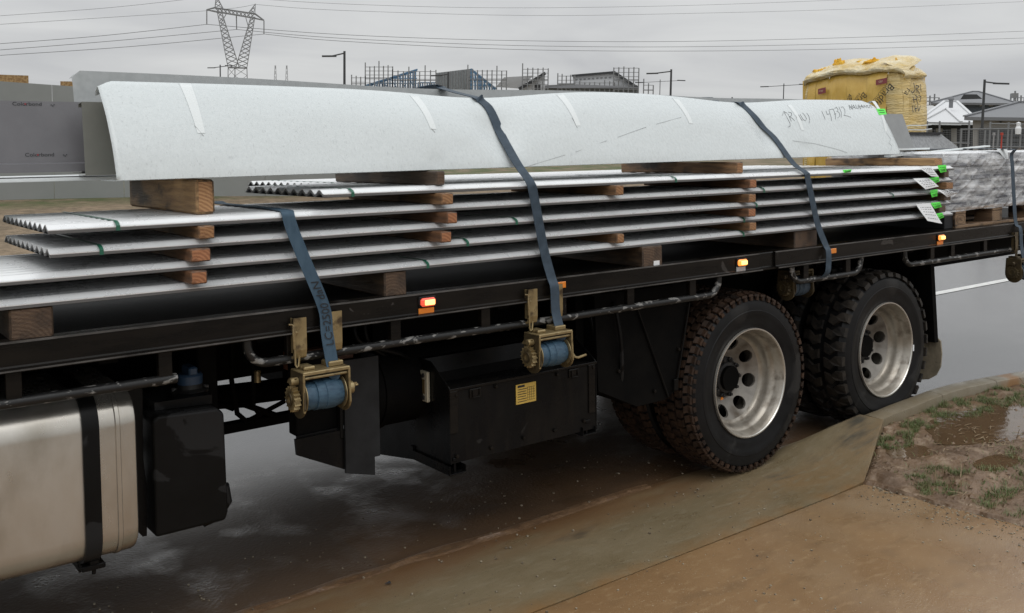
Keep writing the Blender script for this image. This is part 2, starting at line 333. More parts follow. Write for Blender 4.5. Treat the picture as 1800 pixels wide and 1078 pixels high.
_sr = addn(A_, 'ShaderNodeMapRange'); _sr.inputs[3].default_value = 1.0; _sr.inputs[4].default_value = .3; A_.node_tree.links.new(near, _sr.inputs[0]); A_.node_tree.links.new(_sr.outputs[0], nodes(A_)[2].inputs['Specular IOR Level']); bump_by(A_, near, .14, .55)
B_ = M['slab'] = wet('wet_concrete', (.162, .124, .070), (.208, .166, .102), .34, 2.2, .35, 130, .004, stretch=(.8, 2.0, 1), rvar=.12)
mixin(B_, noise_fac(B_, 1.5, .46, .74, stretch=(.6, 1.6, 1), detail=10), (.205, .128, .058))
mixin(B_, noise_fac(B_, 30, .52, .72, stretch=(.35, 1.5, 1), detail=6), (.212, .172, .110))
mixin(B_, mul(B_, noise_fac(B_, 2.6, .58, .70, stretch=(.7, 2.2, 1), detail=8), noise_fac(B_, 12, .35, .6, stretch=(.3, 1.5, 1), detail=6)), (.075, .066, .048))
mixin(B_, noise_fac(B_, 150, .66, .72, detail=2), (.09, .07, .045))
sl1 = mul(B_, axis_fac(B_, 'Y', -.02, .2), axis_fac(B_, 'X', .3, -.5)); mixin(B_, mul(B_, sl1, noise_fac(B_, 3.5, .25, .5, stretch=(.45, 2.2, 1), detail=9)), (.15, .082, .038))
mixin(B_, mul(B_, axis_fac(B_, 'Y', -.30, -.40), noise_fac(B_, 5, .35, .6, detail=9)), (.21, .12, .05))
C_ = M['drive'] = wet('muddy_wet_concrete', (.265, .160, .075), (.205, .118, .053), .22, 1.4, .3, 150, .004, rvar=0)
nodes(C_)[2].inputs['Specular IOR Level'].default_value = .8
mixin(C_, noise_fac(C_, .9, .48, .72, detail=10), (.30, .215, .132))
mixin(C_, noise_fac(C_, 7, .54, .74, stretch=(.6, 1.3, 1), detail=10), (.19, .115, .055))
mixin(C_, noise_fac(C_, 26, .55, .75, stretch=(.5, 1.2, 1), detail=6), (.30, .195, .10))
mixin(C_, noise_fac(C_, 120, .68, .73, detail=2), (.42, .33, .22))
film = mul(C_, mul(C_, axis_fac(C_, 'X', -2.6, -.6), axis_fac(C_, 'Y', -.65, -1.5)), noise_fac(C_, 1.1, .3, .5, detail=8)); film = mul(C_, film, mul(C_, noise_fac(C_, .8, .52, .64, detail=8), .7), 'MAXIMUM')
rough_by(C_, film, .36, .06); bump_by(C_, film, .22, .5)
M['kerb'] = wet('kerb_concrete', (.30, .275, .225), (.20, .17, .12), .36, 6, .35, 90, .005)
mixin(M['kerb'], noise_fac(M['kerb'], 2.3, .60, .70), (.27, .15, .07))
mixin(M['kerb'], mul(M['kerb'], axis_fac(M['kerb'], 'X', .9, -.8), .75), (.175, .135, .078))
M['mud'] = wet('verge_mud', (.195, .122, .070), (.105, .064, .036), .5, 5, .8, 30, .02, rvar=.2)
mixin(M['mud'], noise_fac(M['mud'], 9, .52, .66, detail=9), (.255, .180, .118))
M['water'] = mat('puddle_water', (.10, .062, .034), .06, bump=.12, bscale=14, bdist=.01, var=(.13, .082, .045), vscale=3)
M['field'] = mat('dry_grass_field', (.21, .16, .105), .9, var=(.125, .105, .055), vscale=.6, bump=.6, bscale=6, bdist=.08, pos=(.4, .62))
mixin(M['field'], noise_fac(M['field'], .13, .55, .66, stretch=(.4, 1, 1)), (.07, .085, .03))
M['line'] = mat('line_paint', (.72, .72, .70), .4, var=(.55, .55, .53), vscale=12)
# distant land: one sheet to the horizon
mb = MB(); rng = [0, 14, 20, 30, 45, 70, 110, 180, 300, 600, 1200, 2600]
def farz(y): return -.36
xs = [-2600, -800, -250, -90, -40, -15, 0, 15, 40, 90, 160, 260, 420, 800, 2600]
mb.add([(x, y, -.36) for x in xs for y in [-2600, -300, -40]+rng], [(i*15+j, (i+1)*15+j, (i+1)*15+j+1, i*15+j+1) for i in range(14) for j in range(14)])
solo('ground', mb, M['field'], kind='structure', frame=IDM, origin=False)
M['bank'] = mat('bank_grass', (.25, .185, .12), .9, var=(.14, .105, .065), vscale=5, bump=.8, bscale=22, bdist=.05, pos=(.4, .62), detail=8)
N_, L_, B_ = nodes(M['bank']); _tc = addn(M['bank'], 'ShaderNodeTexCoord'); _sp = addn(M['bank'], 'ShaderNodeSeparateXYZ'); L_.new(_tc.outputs['Object'], _sp.inputs[0])
_mr = addn(M['bank'], 'ShaderNodeMapRange'); _mr.inputs[1].default_value = 17.6; _mr.inputs[2].default_value = 18.8; L_.new(_sp.outputs[1], _mr.inputs[0])
_nf = noise_fac(M['bank'], 1.2, .35, .6, detail=8); _mm = addn(M['bank'], 'ShaderNodeMath', operation='MULTIPLY'); L_.new(_mr.outputs[0], _mm.inputs[0]); L_.new(_nf, _mm.inputs[1]); mixin(M['bank'], _mm.outputs[0], (.075, .095, .03))
mb = MB(); ys = [12.2, 13, 14, 15, 16, 17.5, 19, 24, 40, 42]; zs = [-.5, -.35, -.26, -.17, -.10, -.06, -.05, -.05, -.05, -.5]; xs = [-82, -80, -30, -10, -5, 0, 5, 10, 16, 24, 28]
mb.add([(x, y, z if -80 <= x <= 24 else -.5) for x in xs for y, z in zip(ys, zs)], [(i*10+j, (i+1)*10+j, (i+1)*10+j+1, i*10+j+1) for i in range(10) for j in range(9)])
solo('grass_bank', mb, M['bank'], kind='structure', frame=IDM, origin=False, smooth=60)
# road: tilted carriageway, levelling out beyond the truck
def roadz(y): return -.0477*y if y < 5 else -.2385-.0477*(y-5)*max(0, 1-(y-5)/8)*.6 if y < 9 else -.30
prof = [.18, .3, .6, 1, 1.5, 2, 2.6, 3.2, 4, 5, 6, 7.5, 9, 11.5, 12.0]
mb = MB(); xs = [-60, -20, -8, -4, -2, 0, 1, 2, 3, 5, 8, 14, 25, 60, 140]
zz = lambda y: roadz(y)-.012
mb.add([(x, y, zz(y) if y < 12 else -.55) for x in xs for y in prof], [(i*15+j, (i+1)*15+j, (i+1)*15+j+1, i*15+j+1) for i in range(14) for j in range(14)])
road = solo('road', mb, M['asphalt'], kind='structure', frame=IDM, origin=False, smooth=40)
mb = MB(); y0, y1 = 2.74, 2.87
for a, b in ((5.2, 13), (17, 25), (29, 37)):
    mb.add([(a, y0, zz(y0)+.004), (b, y0, zz(y0)+.004), (b, y1, zz(y1)+.004), (a, y1, zz(y1)+.004)], [(0, 1, 2, 3)])
o = solo('lane_line', mb, M['line'], frame=IDM, origin=False); o.parent = road
# crossover slab: lies level at the gutter, rises into the kerb at its wing
inner = [(-9, .28, -.004), (-.3, .28, -.004), (-.05, .26, 0), (.2, .215, .016), (.35, .17, .04), (.5, .125, .07), (.75, .085, .115), (1.0, .055, .15)]
outer = [(-9, -.395, 0), (-.3, -.395, 0), (.1, -.395, .0), (.37, -.395, .012), (.5, -.34, .04), (.62, -.285, .068), (.85, -.18, .118), (1.03, -.1, .15)]
def interp(tbl, t):
    n = len(tbl)-1; i = min(int(t*n), n-1); f = t*n-i; a, b = Vector(tbl[i]), Vector(tbl[i+1]); return a+(b-a)*f
def slabp(u, v):
    if v < .06: p = interp(outer, u)
    elif v > .94: p = interp(inner, u)
    else: p = None
    a, b = interp(outer, u), interp(inner, u)
    w = (v-.06)/.88
    if w < 0: return a+Vector((0, 0, -.08))
    if w > 1: return b+Vector((0, .012, -.12))
    p = a+(b-a)*w; p.z += .004*noise.noise(p*2.5)
    p.z -= .010*max(0, (w-.88)/.12)**2
    if w < .03: p.z -= .002
    return p
mb = MB(); mb.grid(slabp, 113, 34)
solo('crossover_slab', mb, M['slab'], kind='structure', frame=IDM, origin=False, smooth=50)
# driveway towards the viewer
def drivep(u, v):
    y = -.4015-(v**1.5)*7.6; xr = [.36, .40, .44, .47, .50, .55, .7, .9, 1.1][min(8, int((-y-.4)*4.5))]+.03*noise.noise(Vector((y*3, 2, 0)))
    x = -9+(xr+9)*(1-(1-u)**1.6)
    return (x, y, .0+.012*(-y-.4)+.006*noise.noise(Vector((x, y, 0))*1.3)+(-.002 if v == 0 else 0))
mb = MB(); mb.grid(drivep, 60, 60); solo('driveway', mb, M['drive'], kind='structure', frame=IDM, origin=False, smooth=60)
# silt ridge lying along the slab edge
mb = MB()
def silt(u, v):
    x = -4.2+u*3.6; w = (v-.5)*2; yy = .262+.02*noise.noise(Vector((x*1.7, 0, 0)))+w*.035*(1+.5*noise.noise(Vector((x*4, 5, 0))))
    return (x, yy, -.006+.013*(1-w*w)*max(0, .55+.9*noise.noise(Vector((x*6, w*2, 3)))))
mb.grid(silt, 160, 9); solo('gutter_silt', mb, mat('silt', (.165, .098, .052), .4, var=(.11, .063, .034), vscale=20, bump=.5, bscale=90), 'ridge of brown silt along the gutter edge of the crossover', 'silt', kind='stuff', frame=IDM, smooth=60)
# kerb
kin = [(1.01, .055), (1.37, .082), (1.75, .112), (2.1, .125), (2.4, .088), (2.7, .03), (3.0, -.03), (3.6, -.16), (4.6, -.4), (6.5, -.85), (10, -1.6), (16, -2.8), (40, -7)]
kerb = thing('kerb', None, None, (2, 0, 0), IDM); kerb['kind'] = 'structure'
def kerbseg(ps):
    m = MB(); sec = [(0, -.14), (.012, .125), (.03, .145), (.05, .15), (.125, .15), (.14, .143), (.145, .12), (.15, -.06)]
    vs = []; n = len(sec)
    for i, p in enumerate(ps):
        a = Vector(ps[max(0, i-1)]); b = Vector(ps[min(len(ps)-1, i+1)]); d = (b-a).normalized(); nn = Vector((d.y, -d.x))
        for s, z in sec: vs.append((p[0]+nn.x*s, p[1]+nn.y*s, z+.003*noise.noise(Vector((p[0]*4, s*9, z*7)))))
    fs = [(i*n+k, i*n+k+1, (i+1)*n+k+1, (i+1)*n+k) for i in range(len(ps)-1) for k in range(n-1)]+[tuple(range(n)), tuple(range((len(ps)-1)*n, len(ps)*n))]
    return m.add(vs, fs)
def dense(ps, st=.08):
    out = []
    for a, b in zip(ps, ps[1:]):
        a, b = Vector(a), Vector(b); k = max(1, int((b-a).length/st)); out += [tuple(a+(b-a)*i/k) for i in range(k)]
    return out+[tuple(ps[-1])]
def smoothp(ps, it=12):
    ps = [Vector(p) for p in ps]
    for _ in range(it): ps = [ps[0]]+[(ps[i-1]+ps[i]*2+ps[i+1])/4 for i in range(1, len(ps)-1)]+[ps[-1]]
    return [tuple(p) for p in ps]
kp = smoothp(dense(kin)); cuts = [0, 8, 15, 26, 50, len(kp)-1]
cuts = [0, int(len(dense(kin[:3]))), int(len(dense(kin[:5]))), int(len(dense(kin[:8]))), int(len(dense(kin[:10]))), len(kp)-1]
for a, b in zip(cuts, cuts[1:]):
    seg = list(kp[a:b+1]); seg[0] = tuple(Vector(seg[0])+(Vector(seg[1])-Vector(seg[0]))*.08); part('kerb_stone', kerbseg(seg), M['kerb'], kerb, 35)
# verge: mud, shallow puddles and tufts
def kerby(x):
    for a, b in zip(kp, kp[1:]):
        if a[0] <= x <= b[0]: return a[1]+(b[1]-a[1])*(x-a[0])/(b[0]-a[0])-.145
    return -.1 if x < 1 else -7
def wing(y):      # x of the slab's sloping end at a given y
    if y > -.1: return 1.03
    if y > -.395: return .37+(y+.395)/.295*.66
    return .36+.03*noise.noise(Vector((y*3, 2, 0)))+min(.75, max(0, (-y-.45)*.17))
PUD = [(1.66, -.42, .60, .25, .084), (.86, -.37, .17, .10, .066), (2.35, -1.05, .55, .33, .084), (1.08, -.76, .22, .085, .074)]
def vh(x, y):
    d = x-wing(y)
    b = .01+.115*min(1, max(0, (x-.3)/.9)) if y > -.6 else .02+.085*min(1, max(0, (x-.4)/1.0))
    n = .034*noise.noise(Vector((x*1.7, y*2.1, 1)))+.014*noise.noise(Vector((x*6, y*6, 4)))+.008*noise.noise(Vector((x*17, y*17, 9)))+.004*noise.noise(Vector((x*40, y*40, 2)))
    k = min(1, max(0, d/.18)); z = b+n*k-.028*k
    dk = kerby(x)-y
    if dk < .12: z = min(z, .13+.02*noise.noise(Vector((x*5, y*5, 0)))) if dk > 0 else .06
    for cx, cy, rx, ry, zw in PUD:
        q = math.hypot((x-cx)/rx, (y-cy)/ry)+.30*noise.noise(Vector((x*3.5, y*3.5, 6)))+.10*noise.noise(Vector((x*11, y*11, 6)))
        if q < 1.9 and dk > .02 and d > .03:
            k2 = min(1, max(0, (1.35-q)/.35)); z = max(z, zw+.007-.06*max(0, q-1.25)) if q > 1 else z; z = z if q > 1.35 else z+(zw+.024*(q-1)+.003*noise.noise(Vector((x*17, y*17, 9)))-z)*k2
    if d < 0: z -= .06
    return z
mb = MB()
def vergep(u, v):
    x = .28+5.2*u**1.5; y = .12-3.3*v**1.25 - max(0, x-2.2)*.3; return (x, y, vh(x, y))
mb.grid(vergep, 190, 150); solo('verge', mb, M['mud'], kind='structure', frame=IDM, origin=False, smooth=80)
mb = MB(); mb.add([(5.3, -.9, .06), (60, -11, .0), (60, -60, 0), (.6, -60, 0), (.9, -3.2, .04), (5.3, -4.2, .06)], [(0, 1, 2, 3, 4, 5)]); solo('verge_beyond', mb, M['mud'], kind='structure', frame=IDM, origin=False)
def puddle(name, cx, cy, rx, ry, z, lab):
    m = MB(); n = 40; vs = [(cx, cy, z)]
    for k in range(n):
        t = 2*math.pi*k/n; q = 1+.28*noise.noise(Vector((math.cos(t)*1.4, math.sin(t)*1.4, cx))); vs.append((cx+rx*q*math.cos(t), cy+ry*q*math.sin(t), z))
    m.add(vs, [(0, 1+k, 1+(k+1) % n) for k in range(n)]); o = solo(name, m, M['water'], frame=IDM, origin=False, kind='structure'); return o
for cx, cy, rx, ry, zw in PUD: puddle('puddle_water', cx, cy, rx*1.02, ry*1.02, zw, '')
# grass tufts and straw
def blades(name, spots, matl, label, cat, n, h, lean=.6, wdt=.006):
    m = MB()
    for (cx, cy, rx, ry, dens) in spots:
        for _ in range(int(n*dens)):
            a = random.random()*6.283; q = math.sqrt(random.random()); x = cx+rx*q*math.cos(a); y = cy+ry*q*math.sin(a)
            if noise.noise(Vector((x*9, y*9, 0)))+.5*noise.noise(Vector((x*25, y*25, 0))) < .0 or x < wing(y)+.01 or y > kerby(x)-.005: continue
            z = vh(x, y)-.004; hh = h*(.4+random.random()*.8); t = random.random()*6.283; L = lean*hh*random.random(); w = wdt*(.6+.6*random.random())
            dx, dy = math.cos(t), math.sin(t); px, py = -dy*w/2, dx*w/2
            m.add([(x-px, y-py, z), (x+px, y+py, z), (x+dx*L*.4+px*.7, y+dy*L*.4+py*.7, z+hh*.6), (x+dx*L*.4-px*.7, y+dy*L*.4-py*.7, z+hh*.6), (x+dx*L, y+dy*L, z+hh*.95)], [(0, 1, 2, 3), (3, 2, 4)])
    return solo(name, m, matl, label, cat, kind='stuff', frame=IDM, origin=False)
M['grass'] = mat('grass_blade', (.085, .125, .032), .5, var=(.15, .17, .065), vscale=9); M['straw'] = mat('straw', (.34, .26, .16), .7, var=(.16, .11, .065), vscale=12)
blades('grass', [(2.0, -.16, .55, .16, 1.9), (2.75, -.36, .5, .2, 1.6), (1.25, -.19, .22, .07, .4), (.92, -.25, .16, .08, .35), (.62, -.66, .2, .13, .5), (.9, -.95, .36, .22, .8), (1.25, -1.0, .3, .2, .5), (.72, -1.05, .22, .16, .35), (1.5, -.5, 1.0, .5, .25), (3.4, -.7, .5, .25, .8), (1.35, -.78, .15, .08, .15), (.85, -1.25, .25, .12, .3), (.62, -1.5, .1, .2, .25)], M['grass'], 'short green grass growing in tufts on the muddy verge', 'grass', 3600, .030, 1.7, .0032)
m_ = MB()
for _ in range(330):
    x = .5+2.6*random.random(); y = -.1-1.5*random.random()
    if x < wing(y)+.02 or y > kerby(x)-.02: continue
    z = max(vh(x, y), .02)+.006; t = random.random()*6.28; L = .015+.06*random.random()**2
    m_.beam((x, y, z), (x+L*math.cos(t), y+L*math.sin(t), z+(.01 if random.random() < .9 else .08)*random.random()), .0035, .002)
for (x, y, hx, hy, hz) in ((.60, -.66, .01, .0, .09), (.63, -.655, -.012, .02, .07), (.72, -.74, .05, .03, .08), (1.1, -.22, -.01, 0, .1)):
    z = vh(x, y); m_.tube([(x, y, z), (x+hx*.5, y+hy*.4, z+hz*.6), (x+hx, y+hy, z+hz)], [.0035, .003, .0012], 5)
for _ in range(110):
    cx, cy = random.choice(((1.45, -.42), (1.3, -.62), (1.75, -.75), (2.5, -.5))); x = cx+.12*random.gauss(0, 1); y = cy+.05*random.gauss(0, 1); z = max(vh(x, y), .087)+.004; t = random.gauss(0, .6); L = .02+.05*random.random()
    if x < wing(y)+.05 or y > kerby(x)-.04: continue
    m_.ribbon([(x, y, z), (x+L*.5*math.cos(t), y+L*.5*math.sin(t), z+.004), (x+L*math.cos(t), y+L*math.sin(t)+.006, z)], .0035, .0012, Vector((0, 1, 0)))
solo('straw', m_, M['straw'], 'scattered dead straw and stalks lying on the muddy verge', 'straw', kind='stuff', frame=IDM, origin=False)
m_ = MB()
for _ in range(1500):
    x = .5+2.4*random.random()**1.5; y = -.15-1.6*random.random()
    if x < wing(y)+.01 or y > kerby(x)-.02: continue
    z = vh(x, y); r = .004+.016*random.random()**3; q = [Vector((random.gauss(0, 1), random.gauss(0, 1), random.gauss(0, 1))).normalized() for _ in range(3)]
    vs = [Vector((x, y, z))+Vector(p)*r*(.7+.6*random.random()) for p in ((1, 0, 0), (0, 1, 0), (-1, 0, 0), (0, -1, 0), (0, 0, .8), (0, 0, -.6))]
    m_.add(vs, [(0, 1, 4), (1, 2, 4), (2, 3, 4), (3, 0, 4), (1, 0, 5), (2, 1, 5), (3, 2, 5), (0, 3, 5)])
solo('mud_clods', m_, M['mud'], 'small clods of mud and grit scattered on the verge', 'clods', kind='stuff', frame=IDM, origin=False)
m_ = MB()
for _ in range(1600):
    x = -4+4.5*random.random(); y = .9-3*random.random()
    if random.random() < .35: y = -.45-1.3*random.random(); x = wing(y)-.25*random.random()**2
    if -.42 < y < -.38: continue
    z = 0 if y > -.4 else .012*(-y-.4)
    if y > .3: z = zz(y)
    if x > -.1 and y > -.42: continue
    r = .0015+.003*random.random()**2; m_.box(x-r, x+r, y-r, y+r*(.5+random.random()), z, z+r*1.2)
solo('grit', m_, mat('grit', (.12, .09, .06), .6, var=(.35, .30, .22), vscale=60, pos=(.45, .55)), 'loose grit scattered over the wet concrete', 'grit', kind='stuff', frame=IDM, origin=False)
a = wd(684, 1026, z=.004); m_ = MB(); m_.add([a+Vector((-.02, .006, .002)), a+Vector((.012, .012, .002)), a+Vector((.004, -.012, .006)), a+Vector((-.0, 0, .012))], [(0, 1, 3), (1, 2, 3), (2, 0, 3), (0, 2, 1)])
solo('plastic_scrap', m_, M['ink'], 'tiny black scrap lying on the silt of the crossover slab', 'scrap', frame=IDM)
# ------------------------------------------------------------------ the truck (its own tilted frame)
X0, X1 = -6.4, 4.7
truck = thing('flatbed_truck', 'black flatbed truck body with tandem axles parked against the crossover', 'truck', (0, 1.2, 0))
def tp(name, mb, m, smooth=None, parent=None): return part(name, mb, M[m] if isinstance(m, str) else m, parent or truck, smooth)
m = MB(); m.box(X0, X1, .075, 2.40, 1.185, 1.212); tp('deck_floor', m, 'deck')
def railprof(s):   # (y,z) section
    return [(0, 1.213), (.004, 1.218), (.075, 1.218), (.075, 1.203), (.012, 1.203), (.012, 1.142), (.04, 1.142), (.04, 1.124), (-.016, 1.124), (-.02, 1.128), (-.02, 1.134), (-.004, 1.138), (0, 1.143)]
for a, b in ((X0, -.001), (.135, X1)):
    m = MB(); m.prism([(y, z) for y, z in railprof(0)], a, b); rl = tp('side_rail', m, 'rail')
    e = MB(); e.box(a, b, -.0025, .006, 1.2135, 1.2195); part('worn_edge', e, M['edge'], rl)
    e = MB(); e.box(a, b, -.0225, -.0185, 1.1285, 1.1335); part('worn_edge', e, M['edge'], rl)
m = MB(); m.prism([(y+.012, z) for y, z in railprof(0)], 0, .134); tp('rail_joiner', m, 'rail')
m = MB(); m.prism([(2.40+(.075-y), z) for y, z in railprof(0)], X0, X1); tp('side_rail', m, 'rail')
for k in range(int((X1-X0)/.55)):
    x = X0+.3+k*.55; m = MB(); m.box(x-.03, x+.03, .05, 2.4, 1.10, 1.184); tp('cross_member', m, 'under')
for y in (.80, 1.60): m = MB(); m.box(X0, X1, y, y+.08, .80, 1.098, .008); tp('chassis_rail', m, 'under')
# rope rails with their droppers
PR = .0175; PZ = 1.031; PY = .012
def pipe(pts):
    m = MB(); m.tube(pts, PR, 10); return tp('rope_rail', m, 'pipe', 40)
def bend(x, s, n=7, r=.075):   # curve from rail lip at (x, 1.10) down to the run
    return [(x+s*r*(1-math.cos(t)), PY, PZ+r-r*math.sin(t)) for t in [math.pi/2*i/(n-1) for i in range(n)]]
L1 = bend(-2.885, 1); L2 = bend(-.325, -1); L3 = bend(.295, 1); L4 = bend(.97, -1); L5 = bend(1.455, 1)
pipe([(-6.2, PY, PZ), (-3.14, PY, PZ-.006)])
pipe([(-2.885, PY, 1.123)]+L1+[(-2.2, PY, PZ), (-1.6, PY, PZ-.003), (-1.0, PY, PZ)]+L2[::-1]+[(-.325, PY, 1.123)])
pipe([(.295, PY, 1.123)]+L3+L4[::-1]+[(.97, PY, 1.123)])
pipe([(1.455, PY, 1.123)]+L5+[(4.4, PY, PZ)])
for x in (-5.9, -5.0, -4.1, -3.644, -3.178, -2.713, -2.272, -1.83, -1.40, -.969, -.53, .418, .83, 1.78, 2.04, 2.481, 2.95, 3.5, 4.1):
    m = MB(); m.box(x-.023, x+.023, .002, .030, PZ-.006, 1.130, .002); tp('rail_dropper', m, 'rail')
# marker lights
def marker(x, lens, refl, rz=1.147):
    m = MB(); m.box(x-.035, x+.035, -.022, -.0005, 1.166, 1.2, .008); o = tp('marker_light', m, lens, 30)
    e = MB(); e.box(x-.022, x+.026, -.026, -.0205, 1.172, 1.193, .004); part('bulb', e, M['bulb'], o, 30)
    e = MB(); e.box(x-.041, x+.041, -.008, -.0003, 1.160, 1.206, .003); part('bezel', e, M['plasticblack'], o)
    if refl: m = MB(); m.box(x-.041, x+.033, -.006, -.0003, rz-.015, rz+.012, .002); tp('reflector', m, refl)
marker(-2.128, 'redlens', 'orange'); marker(-.158, 'amber', 'lens', 1.15); marker(1.866, 'amber', 'orange')
for x, a in ((.655, .045), (-1.425, .04)): m = MB(); m.box(x-a, x+a, -.005, -.0003, 1.168, 1.197, .002); tp('reflector', m, 'orange')
# wheels
def wheel_mesh(kind):
    Rr = .5; w = .285
    t = MB(); half = [(.285, .03), (.300, .012), (.318, .010), (.335, .004), (.352, .005), (.372, -.002), (.398, -.004), (.402, -.001), (.43, .001), (.452, .006), (.455, .010), (.468, .018), (.474, .024), (.482, .036)]
    prof = half+[(.4835, .09), (.4835, w-.09)]+[(r, w-y) for r, y in half[::-1]]
    t.lathe(prof, (0, 0, 0), 'y', 96)
    b = MB()
    def block(pts, r0, r1, tp_=.12):
        c = Vector((sum(p[0] for p in pts)/len(pts), sum(p[1] for p in pts)/len(pts))); vs = []
        for r, k in ((r0, 1), (r1, 1-tp_)):
            for a, y in pts:
                a2, y2 = c.x+(a-c.x)*k, c.y+(y-c.y)*k; rr = r-(.012 if (y2 < .03 or y2 > w-.03) and r == r1 else 0)
                vs.append((rr*math.cos(a2), y2, rr*math.sin(a2)))
        n = len(pts); b.add(vs, [tuple(range(n))[::-1], tuple(range(n, 2*n))]+[(i, (i+1) % n, n+(i+1) % n, n+i) for i in range(n)])
    if kind == 0:
        n = 58; rows = [(.006, .052), (.062, .108), (.116, .169), (.177, .223), (.233, .279)]
        for ri, (ya, yb) in enumerate(rows):
            for k in range(n):
                a = 2*math.pi*(k+.5*(ri % 2))/n; d = 2*math.pi/n*.80*(.94+.12*random.random()); sk = .012*(1 if ri % 2 else -1)
                block([(a, ya), (a+d, ya), (a+d+sk, (ya+yb)/2), (a+d, yb), (a, yb), (a+sk, (ya+yb)/2)], .476, .499+.002*random.random())
        for k in range(n):       # small shoulder notches
            a = 2*math.pi*(k+.2)/n; block([(a, -.001), (a+.05, -.001), (a+.05, .012), (a, .012)], .455, .487)
    else:
        n = 34
        for side in (0, 1):
            f = (lambda y: y) if not side else (lambda y: w-y)
            for k in range(n):
                a = 2*math.pi*(k+.5*side)/n; d = 2*math.pi/n*.66
                block([(a, f(-.003)), (a+d, f(-.003)), (a+d, f(.045)), (a+d+.07, f(.085)), (a+d+.035, f(.128)), (a+.035, f(.128)), (a+.07, f(.085)), (a, f(.045))], .465, .502, .08)
    rim = MB(); rp = [(.288, .045), (.3, .02), (.303, .008), (.299, .0), (.293, .001), (.289, .010), (.280, .022), (.277, .05), (.270, .062), (.262, .068), (.259, .095), (.254, .108), (.250, .122), (.243, .131), (.232, .136)]
    rim.lathe(rp, (0, 0, 0), 'y', 72)
    lip = MB(); lip.lathe([(.3025, .006), (.3005, -.0015), (.2945, -.0015), (.291, .004)], (0, 0, 0), 'y', 72)
    disc = MB(); nh = 8; hr = .036; rc = .187
    def dz(r): return .198-.062*max(0, min(1, (r-.128)/.104))**1.3
    K = 6
    for h in range(nh):
        a0 = 2*math.pi*h/nh; da = math.pi/nh
        outl = []
        for k in range(K): outl.append((.232, a0-da+2*da*k/K))
        for k in range(K): outl.append((.232-(.232-.128)*k/K, a0+da))
        for k in range(K): outl.append((.128, a0+da-2*da*k/K))
        for k in range(K): outl.append((.128+(.232-.128)*k/K, a0-da))
        vo = []; vi = []; vd = []
        for r, a in outl:
            p = Vector((r*math.cos(a), r*math.sin(a))); c = Vector((rc*math.cos(a0), rc*math.sin(a0))); q = (p-c); er = Vector((math.cos(a0), math.sin(a0))); et = Vector((-math.sin(a0), math.cos(a0)))
            ang = math.atan2(q.dot(et), q.dot(er)); s = c+er*hr*.95*math.cos(ang)+et*hr*1.1*math.sin(ang)
            vo.append((p.x, dz(p.length), p.y)); vi.append((s.x, dz(s.length)+.001, s.y)); vd.append((s.x, dz(s.length)+.014, s.y))
        n = len(outl); disc.add(vo+vi+vd, [(i, (i+1) % n, n+(i+1) % n, n+i) for i in range(n)]+[(n+i, n+(i+1) % n, 2*n+(i+1) % n, 2*n+i) for i in range(n)])
    disc.lathe([(.129, .198), (.10, .198)], (0, 0, 0), 'y', 48)
    back = MB(); back.lathe([(.284, .27), (.25, .22), (.238, .145)], (0, 0, 0), 'y', 48)
    hub = MB(); hub.lathe([(.116, .199), (.113, .190), (.108, .186), (.092, .184), (.088, .172), (.084, .166), (.070, .162), (.03, .1605), (0, .161)], (0, 0, 0), 'y', 40)
    for k in range(10):
        a = 2*math.pi*(k+.3)/10; x, z = .103*math.cos(a), .103*math.sin(a); hub.lathe([(.0145, .19), (.0145, .172), (.010, .169), (.009, .160), (0, .158)], (x, 0, z), 'y', 6)
    return t, b, rim, lip, disc, back, hub
WM = []
for kind in (0, 1):
    t, b, rim, lip, disc, back, hub = wheel_mesh(kind)
    WM.append([('tyre', mesh_of(t, 'tyre', M['rubber'], 30)), ('tread', mesh_of(b, 'tread', M['tread' if kind == 0 else 'tread2'])), ('rim', mesh_of(rim, 'rim', M['steelrim'], 50)), ('rim_lip', mesh_of(lip, 'rim_lip', M['rimlip'], 50)), ('disc', mesh_of(disc, 'disc', M['disc'], 40)), ('rim_back', mesh_of(back, 'rim_back', M['steelrim'], 40)), ('hub', mesh_of(hub, 'hub', M['hub'], 35))])
def wheel(x, y, kind, flip, rot, label=None):
    w = bpy.data.objects.new('wheel', None); COL.objects.link(w); w.parent = truck
    w.matrix_local = Matrix.Translation(Vector((x, y, .5))-Vector((0, 1.2, 0)))@(Matrix.Rotation(math.pi, 4, 'Z') if flip else IDM)@Matrix.Rotation(rot, 4, 'Y')
    for nme, me in WM[kind]:
        if flip and nme in ('hub', 'rim_lip'): continue
        o = bpy.data.objects.new(nme, me); COL.objects.link(o); o.parent = w
    if label: w['label'] = label
wheel(0, .058, 0, False, .22, 'front tandem wheel with brown muddy road tread'); wheel(1.34, .058, 1, False, .6, 'rear tandem wheel with deep chunky lug tread')
wheel(0, .69, 0, True, .1); wheel(1.34, .69, 1, True, 1.1)
wheel(0, 1.77, 0, False, .9); wheel(1.34, 1.77, 1, False, .3); wheel(0, 2.42, 0, True, .4); wheel(1.34, 2.42, 1, True, .2)
m = MB(); a = tk(1606, 612, y=.052); m.box(a.x-.008, a.x+.008, .0525, .0545, a.z-.02, a.z+.02, .0005); o = part('tyre_sticker', m, M['paper'], truck)
m = MB(); a = tk(1268, 700, y=.235); m.prism([(a.x-.012, a.z-.009), (a.x+.012, a.z-.006), (a.x, a.z+.012)], .228, .234, 'y'); part('nut_indicator', m, M['orange'], truck)
